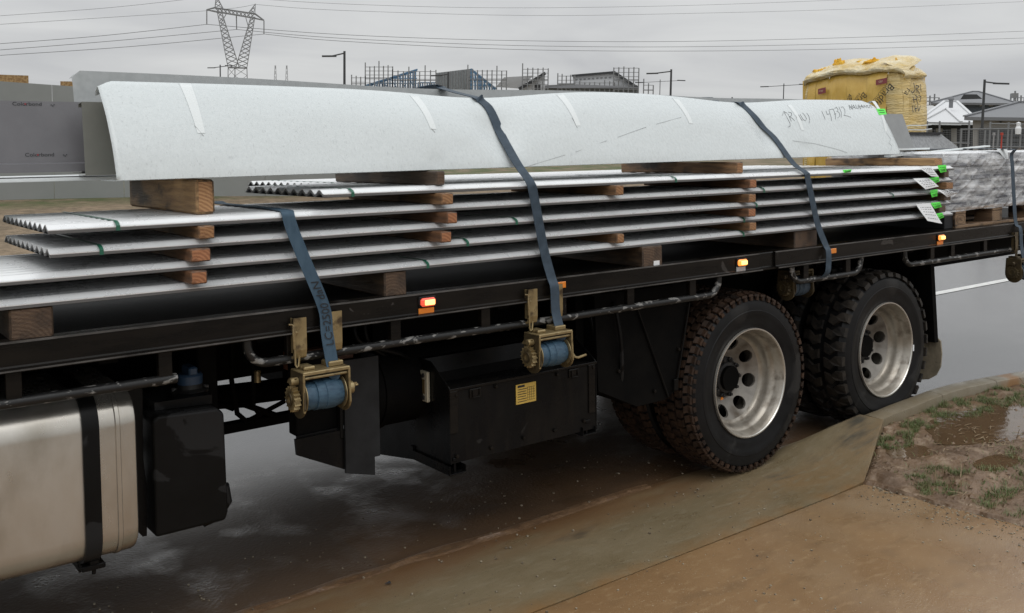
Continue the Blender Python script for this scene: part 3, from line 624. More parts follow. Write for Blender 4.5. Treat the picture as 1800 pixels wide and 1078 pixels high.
for x in (0, 1.34):
    m = MB(); m.tube([(x, .2, .5), (x, .7, .5), (x, .95, .5), (x, 1.2, .5), (x, 1.5, .5), (x, 2.2, .5)], [.07, .08, .1, .19, .1, .07], 14); tp('axle', m, 'under', 40)
    for y in (.78, 1.62): m = MB(); m.box(x-.06, x+.06, y, y+.1, .48, .85, .01); tp('spring_seat', m, 'under')
m = MB(); m.tube([(-4.5, 1.2, .72), (-.2, 1.2, .52)], .055, 10); tp('drive_shaft', m, 'under', 40)
m = MB(); m.box(-.2, 1.55, .86, .93, .70, .78, .01); m.box(-.2, 1.55, 1.57, 1.64, .70, .78, .01); tp('leaf_springs', m, 'under')
# wheel guards and flaps
m = MB(); m.prism([(-1.10, 1.09), (-.44, 1.09), (-.44, .98), (-.55, .53), (-.62, .50), (-.82, .50), (-1.08, .62)], .12, .70, 'y'); tp('front_guard', m, 'under')
m = MB(); m.tube([(-.437, .112, .985), (-.545, .112, .545), (-.60, .112, .515), (-.83, .112, 1.02)], .006, 6); tp('guard_stay', m, 'black', 40)
m = MB(); m.box(-.565, -.535, .1, .13, .54, .6, .003); tp('guard_bracket', m, 'black')
m = MB(); m.prism([(1.93, 1.1), (1.975, 1.1), (2.045, .45), (2.0, .45)], .105, .72, 'y'); tp('rear_guard', m, 'under')
m = MB()
fl = [tk(*p, x=2.05) for p in ((1645, 592), (1653, 600), (1655, 622), (1653, 645), (1645, 660), (1632, 667), (1610, 668), (1560, 672), (1560, 592))]
m.add([(2.05, p.y, p.z) for p in fl]+[(2.062, p.y, p.z) for p in fl], [tuple(range(9)), tuple(range(9, 18))[::-1]]+[(i, (i+1) % 9, 9+(i+1) % 9, 9+i) for i in range(9)]); o = tp('mud_flap', m, 'mudflap'); o['label'] = 'pale mud-caked rubber flap behind the rear wheel'
m = MB(); m.box(2.05, X1-.1, .30, .36, .985, 1.10, .004); m.box(2.05, 2.9, .36, .8, .96, .99); tp('side_beam', m, 'under')
m = MB(); m.prism([(2.06, .93), (3.1, .99), (3.1, 1.1), (2.06, 1.1)], .40, .46, 'y'); tp('rear_stay', m, 'under')
# fuel tank
def rrect(y0, y1, z0, z1, r, n=7):
    out = []
    for cy, cz, a in ((y0+r, z0+r, math.pi), (y1-r, z0+r, 1.5*math.pi), (y1-r, z1-r, 0), (y0+r, z1-r, .5*math.pi)):
        for k in range(n): t = a+math.pi/2*k/(n-1); out.append((cy+r*math.cos(t), cz+r*math.sin(t)))
    return out
def rprism(mb, secs):
    """secs: list of (x, poly) lofted along x"""
    n = len(secs[0][1]); vs = [(x, p[0], p[1]) for x, q in secs for p in q]; fs = [tuple(range(n))[::-1], tuple((len(secs)-1)*n+k for k in range(n))]
    for i in range(len(secs)-1): fs += [(i*n+k, i*n+(k+1) % n, (i+1)*n+(k+1) % n, (i+1)*n+k) for k in range(n)]
    return mb.add(vs, fs)
TY0, TY1, TZ0, TZ1 = .02, .66, .437, .995
m = MB(); rprism(m, [(-5.2, rrect(TY0, TY1, TZ0, TZ1, .105)), (-3.345, rrect(TY0, TY1, TZ0, TZ1, .105)), (-3.342, rrect(TY0-.003, TY1, TZ0-.003, TZ1+.003, .105)), (-3.330, rrect(TY0-.003, TY1, TZ0-.003, TZ1+.003, .105)), (-3.327, rrect(TY0, TY1, TZ0, TZ1, .105)), (-3.292, rrect(TY0, TY1, TZ0, TZ1, .105)), (-3.279, rrect(TY0+.005, TY1-.005, TZ0+.005, TZ1-.005, .1)), (-3.273, rrect(TY0+.016, TY1-.016, TZ0+.016, TZ1-.016, .09)), (-3.270, rrect(TY0+.04, TY1-.04, TZ0+.04, TZ1-.04, .07))])
tank = tp('fuel_tank', m, 'alu', 35)
for x in (-3.422, -4.7):
    m = MB(); a = rrect(TY0-.004, TY1+.004, TZ0-.004, TZ1+.004, .108); b_ = rrect(TY0-.010, TY1+.010, TZ0-.010, TZ1+.010, .112); rprism(m, [(x-.026, b_), (x+.026, b_)]); part('tank_strap', m, M['plasticblack'], tank, 40)
    m = MB(); m.box(x-.03, x+.045, .06, .12, .412, .43, .003); m.tube([(x+.01, .075, .395), (x+.01, .075, .46)], .007, 8); m.box(x-.005, x+.025, .06, .09, .43, .446, .003); m.box(x-.03, x+.03, .1, .85, .40, .425); part('strap_bolt', m, M['black'], tank)
# unseen far-side tank and boxes, added to darken reflections in the road
m = MB(); rprism(m, [(-5.6, rrect(1.80, 2.38, .44, 1.0, .1)), (-2.75, rrect(1.80, 2.38, .44, 1.0, .1))]); tp('added_far_tank', m, 'under', 35)
m = MB(); m.box(-1.95, -.75, 1.82, 2.38, .46, 1.05, .01); tp('added_far_locker', m, 'under')
m = MB(); m.box(-2.7, -2.0, 1.75, 1.95, .62, 1.05, .01); tp('added_far_box', m, 'under')
# black reservoir with blue cap
m = MB(); P = [(-3.19, .44), (-2.935, .44), (-2.925, .47), (-2.93, .84), (-2.955, .865), (-3.17, .875), (-3.19, .86)]
m.prism(P, .13, .60, 'y'); res = tp('reservoir', m, 'plasticblack'); bv = res.modifiers.new('bevel', 'BEVEL'); bv.width = .018; bv.segments = 3; bv.limit_method = 'ANGLE'
m = MB(); m.prism([(-3.16, .876), (-2.95, .866), (-2.95, .90), (-3.16, .905)], .2, .58, 'y'); part('shoulder', m, M['plasticblack'], res)
c = Vector((-2.99, .32, .0)); m = MB(); m.lathe([(.066, .893), (.068, .903), (.05, .912), (.045, .93)], c, 'z', 24); part('filler_flange', m, M['hub'], res, 30)
for s in (-1, 1): m = MB(); m.lathe([(.011, .90), (.011, .913), (.006, .916), (0, .916)], c+Vector((s*.056, -.012*s, 0)), 'z', 8); part('bolt', m, M['edge'], res)
m = MB(); m.lathe([(.047, .928), (.047, .958), (.041, .966), (0, .967)], c, 'z', 18); m.box(c.x-.017, c.x+.017, c.y-.045, c.y+.045, .962, .995, .006); part('blue_cap', m, M['bluecap'], res, 30)
m = MB(); m.tube([(-2.925, .2, .55), (-2.915, .2, .49), (-2.945, .2, .45), (-3.0, .2, .44)], .03, 10); part('corner_bulge', m, M['plasticblack'], res, 40)
m = MB(); m.prism([(-3.262, .995), (-3.2, .96), (-3.205, .72), (-3.195, .60), (-3.2, .43), (-3.215, .43), (-3.262, .5)], .2, .26, 'y'); tp('tank_bracket', m, 'black')
m = MB(); m.box(-2.95, -2.87, .35, .80, .58, 1.09, .006); tp('hanger', m, 'under')
m = MB(); m.tube([(-2.92, .7, .74), (-2.62, .72, .70), (-2.45, .75, .61)], .014, 8); m.tube([(-2.9, .9, .80), (-2.6, .9, .64)], .012, 8); m.tube([(-2.75, .5, 1.1), (-2.74, .55, .86), (-2.70, .6, .70), (-2.62, .7, .63), (-2.4, .8, .66)], .011, 8); m.tube([(-2.66, .5, 1.1), (-2.66, .52, .74), (-2.58, .65, .66)], .01, 8); tp('air_lines', m, 'under', 40)
m = MB(); m.box(-3.3, -2.3, .78, .83, .565, .61, .004); tp('cross_tube', m, 'under')
m = MB(); m.lathe([(.014, .0), (.014, .045)], tk(453, 672, y=.35), 'z', 10); tp('brass_fitting', m, 'gold', 40)
# exhaust shield, muffler and hydraulic tank
m = MB(); m.box(-2.64, -2.455, .145, .22, .69, .985, .004); tp('shield_box', m, 'under')
m = MB(); m.box(-2.648, -2.46, .128, .142, .665, .70, .003); m.box(-2.47, -2.455, .11, .14, .66, .93, .003); tp('shield_frame', m, 'black')
sh = mat('dusty_steel', (.013, .0135, .0145), .5, spec=.15, var=(.021, .022, .0235), vscale=9); m = MB(); m.prism([(-2.455, .97), (-2.325, .97), (-2.325, .485), (-2.455, .52)], .10, .112, 'y'); m.prism([(-2.325, .97), (-2.30, .97), (-2.30, .56), (-2.325, .56)], .10, .2, 'y'); o = tp('shield_plate', m, sh)
m = MB(); m.prism([(-2.66, .692), (-2.44, .692), (-2.44, .525), (-2.47, .54), (-2.655, .63)], .116, .13, 'y'); tp('shield_skirt', m, 'black')
m = MB(); m.lathe([(.0, -2.27), (.135, -2.27), (.155, -2.262), (.185, -2.262), (.185, -2.24), (.165, -2.236), (.165, -2.19), (.172, -2.188), (.172, -2.16), (.165, -2.158), (.165, -1.4)], (0, .40, .755), 'x', 36); tp('muffler', m, 'under', 30)
for dz_ in (-.09, .09): m = MB(); m.tube([(-2.31, .22, .755+dz_), (-2.24, .24, .755+dz_)], .012, 8); tp('stud', m, 'black', 40)
m = MB(); m.box(-2.2, -2.12, .45, .56, .50, .60, .01); tp('drain', m, 'under')
m = MB(); m.prism([(.052, .47), (.052, .785), (.24, .775), (.26, .885), (.74, .885), (.74, .365), (.70, .36)], -1.985, -1.16, 'x'); hy = tp('hydraulic_tank', m, 'black')
m = MB(); m.box(-1.992, -1.153, .046, .053, .778, .79, .002); part('folded_lip', m, M['edge'] if False else M['rail'], hy)
for x in (-1.99, -1.16): m = MB(); m.prism([(.05, .468), (.05, .787), (.062, .80), (.20, .885), (.742, .887), (.742, .363), (.70, .358)], x, x+.005, 'x'); part('end_plate', m, M['black'], hy)
for x in (-1.975, -1.19): m = MB(); m.box(x-.018, x+.022, .044, .053, .55 if x > -1.5 else .60, .78, .002); part('corner_strap', m, M['rail'], hy)
g0, g1 = tk(742, 650, x=-1.993), tk(757, 708, x=-1.993)
m = MB(); m.box(-2.006, -1.991, g1.y+.005, g0.y-.002, g1.z, g0.z, .003); ga = part('sight_gauge', m, M['gold'], hy); ym = (g0.y+g1.y)/2+.0015
ga.data.materials[0] = mat('gauge_body', (.55, .50, .38), .4, .3)
m = MB(); m.box(-2.009, -2.0055, ym-.011, ym+.009, g1.z+.035, g0.z-.035, .002); part('sight_glass', m, M['glassg'], ga)
for z in (g1.z+.018, g0.z-.018): m = MB(); m.lathe([(0, -2.012), (.010, -2.012), (.010, -2.006)], (0, ym, z), 'x', 8); part('gauge_bolt', m, M['hub'], ga)
m = MB(); m.box(-1.638, -1.525, .0485, .0515, .664, .752, .0); pl = part('data_plate', m, M['plate'], hy)
m = MB()
for k in range(7): m.box(-1.63, -1.63+(.045 if k else .03)+.012*random.random(), .0478, .0484, .742-.011*k-.003, .742-.011*k)
for k in range(4): m.box(-1.575+.012*k, -1.574+.012*k, .0478, .0484, .675, .735)
for k in range(6): m.box(-1.575, -1.532, .0478, .0484, .675+.0115*k, .6762+.0115*k)
m.box(-1.629, -1.59, .0476, .0484, .738, .748); part('plate_print', m, M['ink'], pl)
def foot(x, z):
    m = MB()
    for q in (((0, 0), (.075, .012), (.085, .035), (.07, .04)),):
        m.box(x-.02, x+.06, .04, .34, z-.006, z, .001); m.box(x-.022, x-.018, .04, .34, z-.006, z+.035, .001); m.box(x+.058, x+.062, .04, .34, z-.006, z+.028, .001); m.box(x-.02, x+.06, .34, .36, z-.006, z+.05)
    m.tube([(x+.015, .06, z), (x+.015, .06, z+.07)], .007, 8); m.box(x, x+.03, .045, .075, z+.05, z+.065, .002); part('mounting_foot', m, M['black'], hy)
foot(-1.98, .43); foot(-1.23, .455)
for x, z in ((-1.96, .76), (-1.96, .50), (-1.78, .50), (-1.6, .51), (-1.42, .51), (-1.24, .52), (-1.18, .765), (-1.4, .765), (-1.75, .765)):
    m = MB(); m.lathe([(0, .040), (.008, .041), (.009, .046), (.009, .053)], (x, 0, z), 'y', 6); part('bolt', m, M['rail'], hy)
for x in (-1.86, -1.30): m = MB(); m.box(x-.03, x+.03, .043, .052, .735, .775, .003); m.tube([(x-.018, .04, .77), (x-.018, .038, .74), (x+.018, .038, .74), (x+.018, .04, .77)], .003, 5); part('latch', m, M['rail'], hy)
for k, (xa, za, xb, zb, yy) in enumerate(((-2.30, 1.09, -2.02, .80, .30), (-2.22, 1.09, -1.98, .70, .36), (-1.10, 1.02, -1.02, .60, .16), (-.98, 1.05, -.90, .55, .11))):
    m = MB(); m.tube(spline([(xa, yy, za), (xa+.02, yy-.02, (za*2+zb)/3), (xb-.03, yy, (za+zb*2)/3), (xb, yy+.05, zb)], 6), .010, 7); tp('hose', m, 'plasticblack', 40)
for x, z in ((-1.02, 1.0), (-.80, 1.0), (-.55, 1.0), (-.70, .56), (-.95, .70), (-.52, .75)): m = MB(); m.lathe([(0, .106), (.009, .107), (.010, .113), (.010, .121)], (x, 0, z), 'y', 6); tp('guard_bolt', m, 'rail')
m = MB(); m.box(-1.15, -1.1, .2, .8, .55, 1.09); m.box(-2.1, -1.0, .5, .9, .9, 1.09); tp('tank_hanger', m, 'under')
m = MB(); m.box(-2.62, -2.40, .25, .30, .93, 1.0); m.box(-2.50, -2.36, .20, .205, .955, 1.0); tp('rust_plate', m, mat('rusty_plate', (.10, .04, .02), .6), None)
# ------------------------------------------------------------------ strap winches
def winch(x, y, z, label, hooks=True, metal='gold', handle=0, drumr=.052, web='webd', dull='goldd'):
    """x: centre, z: drum axis height, y: front of the frame"""
    w = thing('strap_winch', label, 'winch', (x, y+.06, z-.075), TM, 'strap winches along the rope rail')
    P = lambda n, mb, mt, s=None, par=None: part(n, mb, M[mt], par or w, s)
    x0, x1 = x-.095, x+.095
    m = MB(); m.box(x0, x1, y, y+.105, z+.092, z+.099, .002); fr = P('frame', m, metal)
    for a in (x0, x1-.007):
        m = MB(); n = 9; poly = [(y, z+.095)]+[(y+.05+.062*math.cos(t)*(1 if True else 1), z-.008+.068*math.sin(t)) for t in [math.pi*1.12+math.pi*.9*i/n for i in range(n+1)]]+[(y+.105, z+.095)]
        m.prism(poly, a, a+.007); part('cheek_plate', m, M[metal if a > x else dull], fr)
    m = MB(); m.box(x0, x1, y-.003, y+.006, z+.086, z+.1, .003); m.box(x0-.001, x0+.008, y-.004, y+.005, z-.05, z+.094, .003); m.box(x1-.008, x1+.001, y-.004, y+.005, z-.042, z+.094, .003); part('folded_edge', m, M[metal], fr)
    m = MB(); m.tube([(x0+.008, y+.012, z+.075), (x1-.008, y+.012, z+.075)], .006, 8); part('guide_bar', m, M[metal], fr, 40)
    for a in (x0+.010, x1-.022): m = MB(); m.lathe([(0, a), (.064, a), (.064, a+.003), (0, a+.003)], (0, y+.05, z), 'x', 28); P('drum_flange', m, metal, 30)
    m = MB(); wp = [(.02, x0+.014), (drumr-.004, x0+.015), (drumr+.001, x0+.03), (drumr-.0015, x0+.058), (drumr+.004, x0+.06), (drumr+.003, x0+.094), (drumr+.006, x0+.096), (drumr+.005, x0+.14), (drumr+.001, x0+.148), (drumr-.002, x1-.024), (.02, x1-.023)]
    m.lathe(wp, (0, y+.05, z), 'x', 32); P('wound_webbing', m, web, 35)
    # ratchet wheel outside the left cheek
    m = MB(); nt_ = 16; pr = []
    for k in range(nt_):
        a = 2*math.pi*k/nt_; pr += [(y+.05+.048*math.cos(a), z+.048*math.sin(a)), (y+.05+.037*math.cos(a+.06), z+.037*math.sin(a+.06)), (y+.05+.040*math.cos(a+.28), z+.040*math.sin(a+.28))]
    m.prism(pr, x0-.030, x0-.006); rt = P('ratchet_wheel', m, metal)
    m = MB(); m.lathe([(.024, x0-.031), (.024, x0-.036), (.015, x0-.036), (.015, x0-.020), (0, x0-.020)], (0, y+.05, z), 'x', 20); part('bore', m, M[dull], rt, 30)
    m = MB(); c = (0, y+.045, z+.063); m.lathe([(0, x0-.03), (.012, x0-.03), (.015, x0-.026), (.015, x0-.002)], c, 'x', 14); m.prism([(y+.03, z+.076), (y+.085, z+.07), (y+.10, z+.05), (y+.06, z+.052)], x0-.018, x0-.008); P('pawl', m, metal, 30)
    if handle == 0:
        m = MB(); m.lathe([(.028, x1), (.028, x1+.012), (.024, x1+.014), (.024, x1+.032), (.017, x1+.033), (.017, x1+.008), (0, x1+.008)], (0, y+.05, z+.005), 'x', 16); m.box(x1+.03, x1+.046, y+.035, y+.042, z+.016, z+.024); m.tube([(x1+.03, y+.045, z+.008), (x1+.055, y+.045, z+.012)], .0035, 6); P('crank_socket', m, metal, 30)
    elif handle == 1:
        m = MB(); m.lathe([(.022, x1), (.022, x1+.008), (0, x1+.01)], (0, y+.05, z+.03), 'x', 14); m.tube([(x1+.006, y+.04, z+.03), (x1+.012, y+.03, z-.0), (x1+.03, y+.02, z-.03), (x1+.045, y+.015, z-.034), (x1+.088, y+.01, z-.026)], .0055, 8); P('crank_handle', m, metal, 40)
    if hooks:
        for s in (-1, 1):
            m = MB(); hx = x+s*.066+(-.002 if s < 0 else .012); zt = z+.292-(.004 if s < 0 else -.004)
            pr = [(.003-.028, zt-.14+.02), (.003-.023, zt-.15+.004), (-.012, zt-.152), (.004, zt-.15), (.004, zt-.145), (-.018, zt-.14), (-.019, zt), (-.0255, zt)]
            m.prism([(p[0]-.001, p[1]) for p in pr], hx-.026, hx+.026); m.box(hx-.026, hx-.0225, -.026, .0-.0005, zt-.13, zt, .001); P('hook_plate', m, metal)
        m = MB(); hx = x-.094; m.box(hx-.006, hx+.006, -.034, -.026, z+.175, z+.262, .002); m.tube([(hx, -.03, z+.26), (hx-.008, -.03, z+.267), (hx-.018, -.026, z+.268)], .0035, 6); m.tube([(hx+.002, -.03, z+.176), (hx+.003, -.03, z+.118), (hx+.007, -.032, z+.108), (hx+.014, -.033, z+.112), (hx+.018, -.034, z+.15)], .004, 7); m.lathe([(0, -.033), (.007, -.031), (.007, -.026)], (hx+.008, 0, z+.235), 'y', 8); P('latch_pin', m, metal, 40)
        m = MB(); m.box(x-.075, x-.03, y+.03, y+.1, z+.098, z+.112, .004); P('track_slider', m, metal); m = MB(); m.box(x+.025, x+.085, y+.03, y+.1, z+.098, z+.118, .004); P('track_slider', m, metal)
    return w
winch(-2.628, -.10, .898, 'brass-coloured strap winch wound with bright blue webbing, nearest the viewer, above the upright plate')
winch(-1.528, -.10, .896, 'brass-coloured strap winch with bent crank handle, hanging above the black box', handle=1)
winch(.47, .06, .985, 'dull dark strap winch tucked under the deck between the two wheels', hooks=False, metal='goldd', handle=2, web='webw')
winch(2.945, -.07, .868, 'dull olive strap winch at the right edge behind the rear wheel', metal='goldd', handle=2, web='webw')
# ------------------------------------------------------------------ corrugated sheet packs
PT = [1.345, 1.421, 1.497, 1.574, 1.652]; PITCH_, DEP = .0762, .017
def pack(i, xa, xb, y0, label, n=10, bands=(), ztop=None, jag=0):
    zt = ztop or PT[i]; t = thing('corrugated_sheet_pack', label, 'sheet pack', ((xa+xb)/2, y0+.38, zt-.029), TM, 'packs of corrugated roofing sheet')
    th = .0125
    prof = []
    for k in range(n*12+1):
        y = y0+PITCH_*k/12; prof.append((y, zt-DEP*(1+math.cos(2*math.pi*k/12+0))/2))
    for L in range(4):           # three visible nested leaves, the ends not quite flush
        dz0 = th*L/4; m = MB(); vs = []; e = .004*random.uniform(-1, 1)*(L > 0); nn = len(prof); th_ = th/4-.0005
        xs = [xa+e]+[xa+(xb-xa)*q for q in (.1, .2, .3, .4, .5, .6, .7, .8, .9)]+[xb+e]
        for q, x in enumerate(xs):
            sag = 0
            for y, z in prof: vs.append((x, y, z-dz0-sag))
            for y, z in prof[::-1]: vs.append((x, y+.0004, z-dz0-th_-sag))
        N = 2*nn
        fs = [(q*N+k, q*N+(k+1) % N, (q+1)*N+(k+1) % N, (q+1)*N+k) for q in range(len(xs)-1) for k in range(N)]
        for q in (0, len(xs)-1): fs += [(q*N+k, q*N+k+1, q*N+N-2-k, q*N+N-1-k) for k in range(nn-1)]
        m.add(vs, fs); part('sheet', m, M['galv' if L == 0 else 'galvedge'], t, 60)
    m = MB(); m.box(xa+.004, xb-.004, y0+.004, y0+n*PITCH_-.004, zt-.0295, zt-DEP-th-.0008); part('lower_sheets', m, M['shaded_back'], t)
    for bx in bands:
        m = MB(); yb = y0+n*PITCH_
        m.ribbon([(bx, yb, zt+.001), (bx, y0+.03, zt+.001), (bx, y0+.008, zt-.006), (bx, y0-.0015, zt-.014), (bx, y0-.002, zt-.03), (bx, y0+.02, zt-.0315)], .013, .001); part('green_band', m, M['greenband'], t)
    return t
bx = lambda px, py: tk(px, py, y=.03).x
p1 = pack(0, -5.6, 2.09, .03, 'lowest corrugated sheet pack lying on the deck bearers', bands=(bx(752, 463), bx(1307, 408)))
p2 = pack(1, -5.4, 2.06, .03, 'second corrugated sheet pack from the bottom, running out at the left edge', bands=(bx(822, 425), bx(1308, 383)))
p3 = pack(2, -3.523, 2.06, .03, 'third corrugated sheet pack up, lower of two showing wavy ends', bands=(bx(178, 430), bx(908, 390), bx(1330, 357), bx(1570, 362)))
p4 = pack(3, -3.526, 2.08, .03, 'fourth corrugated sheet pack up, its wavy end below the thick timber block', bands=(bx(207, 383), bx(1343, 330)))
p5 = pack(4, -2.56, 2.10, .03, 'topmost near corrugated sheet pack, bright and short, under the white flashing', bands=(bx(620, 338), bx(1188, 310)))
p6 = pack(4, -2.22, 2.0, .835, 'topmost far corrugated sheet pack behind the other, its end sticking out left', bands=(-2.1,))
# ------------------------------------------------------------------ timbers
def timber(name, x0, x1, y0, y1, z0, z1, matl, label, cat, group, b=.004, rot=0):
    m = MB(); m.box(x0, x1, y0, y1, z0, z1, b)
    # saw marks and slight warp
    m.v = [(v[0]+.004*noise.noise(Vector((v[1]*2, x0*3, 1)))+rot*(v[1]-y0), v[1]+.003*noise.noise(Vector((v[0]*9, v[2]*9, z0*5))), v[2]) for v in m.v]
    return solo(name, m, matl, label, cat, group)
D0, D1 = 1.2125, 1.3155
GB = 'bearers on the deck'; 
def bear(px0, px1, py, yn, matl, label):
    a = tk(px0, py, y=yn).x; b = tk(px1, py, y=yn).x; return timber('deck_bearer', a, b, yn, 2.3, D0, D1, matl, label, 'timber', GB, .006)
bear(17, 95, 590, .035, M['woodd'], 'square dark bearer on the deck with a knot, at the left edge')
bear(676, 715, 505, .04, M['woodd'], 'split grey bearer on the deck left of the red marker light')
bear(1130, 1165, 455, .012, M['woodd'], 'bearer on the deck right of the middle strap, white spot on its end')
bear(1397, 1437, 420, .05, M['woodd'], 'bearer on the deck beside the right-hand long strap')
o = timber('deck_bearer', tk(1655, 390, y=.14).x, tk(1680, 390, y=.14).x, .12, 2.3, D0, D1, M['ink'], 'black bearer at the right end of the sheet packs beside the pallet', 'timber', GB, .004)
m = MB(); a = tk(1154, 462, y=.011); m.box(a.x-.02, a.x+.02, .0095, .0115, a.z-.012, a.z+.01); w_ = solo('paint_spot', m, M['paper'])
bw = [o for o in bpy.data.objects if o.name.startswith('deck_bearer')]
w_.parent = bw[2]; w_.matrix_parent_inverse = bw[2].matrix_world.inverted()
def dun(px0, px1, py, lev, matl, label, yn=.0, y1=.80, h=None, zb=None, zt=None):
    """batten lying on pack `lev` (0-based), its near end spanning px0..px1"""
    a = tk(px0, py, y=yn).x; b = tk(px1, py, y=yn).x
    z0 = zb if zb is not None else PT[lev]+.0005; z1 = zt if zt is not None else PT[lev+1]-.0305
    return timber('batten', a, b, yn, y1, z0, z1, matl, label, 'batten', 'battens between the sheet packs', .004, random.uniform(-.012, .012))
W1, W2, W3, W4 = M['wood'], M['wood2'], M['woodd'], M['woodl']
def block(px0, px1, py, yn, y1, z0, z1, matl, label, b=.006): 
    a = tk(px0, py, y=yn).x; c_ = tk(px1, py, y=yn).x; return timber('timber_block', a, c_, yn, y1, z0, z1, matl, label, 'timber', None, b)
block(345, 378, 350, .17, 1.0, PT[3]+.0005, 1.7015, W4, 'thick pale and dark timber block under the left end of the white flashing', .009)
dun(350, 378, 405, 2, W1, 'batten under the fourth sheet pack, directly below the thick block', yn=.008)
dun(336, 371, 445, 1, W2, 'reddish chamfered batten under the third sheet pack, below the thick block', yn=-.01)
dun(336, 365, 487, 0, W2, 'batten with a black stain on its end, lowest below the thick block', yn=-.02)
block(767, 783, 318, .045, .95, PT[4]+.0005, 1.712, W3, 'dark timber on the topmost pack left of the middle strap')
dun(776, 797, 350, 3, W1, 'batten under the topmost pack, left of the middle strap', yn=-.02)
dun(786, 804, 383, 2, W2, 'orange batten under the fourth pack, left of the middle strap', yn=-.04)
dun(775, 794, 419, 1, W2, 'batten under the third pack, left of the middle strap', yn=-.04)
dun(1082, 1097, 335, 3, W1, 'batten under the topmost pack, right of the middle strap', yn=-.01)
dun(1085, 1098, 420, 0, W1, 'batten under the second pack, right of the middle strap', yn=.0)
dun(1318, 1330, 322, 3, W2, 'batten under the topmost pack, just left of the right-hand long strap', yn=.0)
dun(1316, 1329, 347, 2, W1, 'batten under the fourth pack, just left of the right-hand long strap', yn=-.01)
dun(1316, 1329, 374, 1, W2, 'batten under the third pack, just left of the right-hand long strap', yn=-.01)
dun(1317, 1330, 397, 0, W1, 'batten under the second pack, just left of the right-hand long strap', yn=.0)
block(1295, 1307, 296, .06, .95, PT[4]+.0005, 1.715, W1, 'timber on the topmost pack just left of the right-hand long strap')
block(1643, 1657, 283, .10, .95, PT[4]+.0005, 1.705, W4, 'timber on the topmost pack near its right end above the paper tags')
dun(1660, 1668, 300, 3, W3, 'batten under the topmost pack at the green-tagged right end', yn=.03)
dun(1664, 1676, 323, 2, W1, 'batten under the fourth pack at the green-tagged right end', yn=.0)
dun(1660, 1672, 350, 1, W3, 'batten under the third pack at the green-tagged right end', yn=.02)
dun(1652, 1663, 366, 0, W3, 'batten under the second pack at the green-tagged right end', yn=.02)
# ------------------------------------------------------------------ tags on the packs
def quadpart(name, pxs, y, matl, par, curl=.0, n=5, out=.012):
    """pxs: corners tl, tr, br, bl in photo pixels on the plane y"""
    c_ = [tk(*p, y=y) for p in pxs]; m = MB()
    def fn(u, v):
        a = c_[0]+(c_[1]-c_[0])*u; b = c_[3]+(c_[2]-c_[3])*u; p = a+(b-a)*v
        p = p.copy(); p.y = y-out*math.sin(v*math.pi*.9)-curl*v*v+.004*math.sin(u*5+v*4); return p
    m.grid(fn, 5, n+3); return part(name, m, matl, par, 60), fn
def scrib(fn, par, rows, seed, matl='ink', w=.0011):
    rnd = random.Random(seed); m = MB()
    for v in rows:
        u = .15
        while u < .82:
            du = .05+.1*rnd.random(); a, b = fn(u, v), fn(min(.88, u+du), v); n_ = Vector((0, -.0009, 0)); m.ribbon([a+n_, b+n_], .0028, .0004, Vector((0, 0, 1))); u += du+.05
    part('print', m, M[matl], par)
def tagset(par, paper, green, y, curl=.02, ex=None):
    if paper: o, fn = quadpart('paper_tag', paper, y-.003, M['paper'], par, curl); scrib(fn, o, (.2, .3, .45, .6, .8), paper[0][0], 'marker')
    if green: o, fn = quadpart('green_label', green, y-.002, M['green'], par, .0, 4, .004); scrib(fn, o, (.3, .6, .75), green[0][0])
tagset(p5, ((1613, 293), (1634, 292), (1645, 311), (1630, 310)), ((1648, 291), (1662, 290), (1664, 302), (1652, 304)), .02)
tagset(p5, None, ((1481, 299), (1496, 298), (1496, 303), (1483, 304)), .025)
tagset(p4, ((1605, 314), (1632, 313), (1645, 328), (1620, 333)), ((1632, 313), (1649, 311), (1652, 319), (1640, 324)), .02)
tagset(p3, ((1646, 333), (1668, 336), (1684, 340), (1663, 347)), ((1635, 335), (1647, 333), (1648, 345), (1637, 347)), .02, .0)
tagset(p2, ((1610, 359), (1634, 357), (1648, 393), (1621, 388)), ((1636, 357), (1651, 355), (1656, 364), (1642, 367)), .02, .03)
tagset(p1, None, ((1640, 377), (1655, 374), (1660, 382), (1647, 387)), .02)
# ------------------------------------------------------------------ flashings on top
def fold(name, label, cat, secs, xs, matl, dent=None, th=.002, cut=None, nv=18, group=None):
    """sheet bent along x: secs = list of (y, z) down the profile, xs = x stations"""
    m = MB(); n = len(secs); vs = []
    for x in xs:
        for k, (y, z) in enumerate(secs):
            p = Vector((x, y, z))
            if dent: p = dent(p, k/(n-1))
            vs.append(p)
    N = len(xs); nrm = []
    for i in range(N):
        for k in range(n):
            a = vs[i*n+max(0, k-1)]; b = vs[i*n+min(n-1, k+1)]; d = (b-a); nn = Vector((1, 0, 0)).cross(d); nn.normalize(); nrm.append(nn)
    back = [v-q*th for v, q in zip(vs, nrm)]
    m.add(vs+back, [(i*n+k, i*n+k+1, (i+1)*n+k+1, (i+1)*n+k) for i in range(N-1) for k in range(n-1)]+[(N*n+i*n+k+1, N*n+i*n+k, N*n+(i+1)*n+k, N*n+(i+1)*n+k+1) for i in range(N-1) for k in range(n-1)]
      + [(i*n+k, i*n+k+1, N*n+i*n+k+1, N*n+i*n+k) for i in (0, N-1) for k in range(n-1)]+[(i*n+k, (i+1)*n+k, N*n+(i+1)*n+k, N*n+i*n+k) for k in (0, n-1) for i in range(N-1)])
    return solo(name, m, matl, label, cat, group, smooth=50)
FX0, FX1, FY = -3.285, 1.60, .125
def fz0(x): return 1.7085+(x-FX0)/(FX1-FX0)*.031
def G(x, c_, s): return math.exp(-((x-c_)/s)**2)
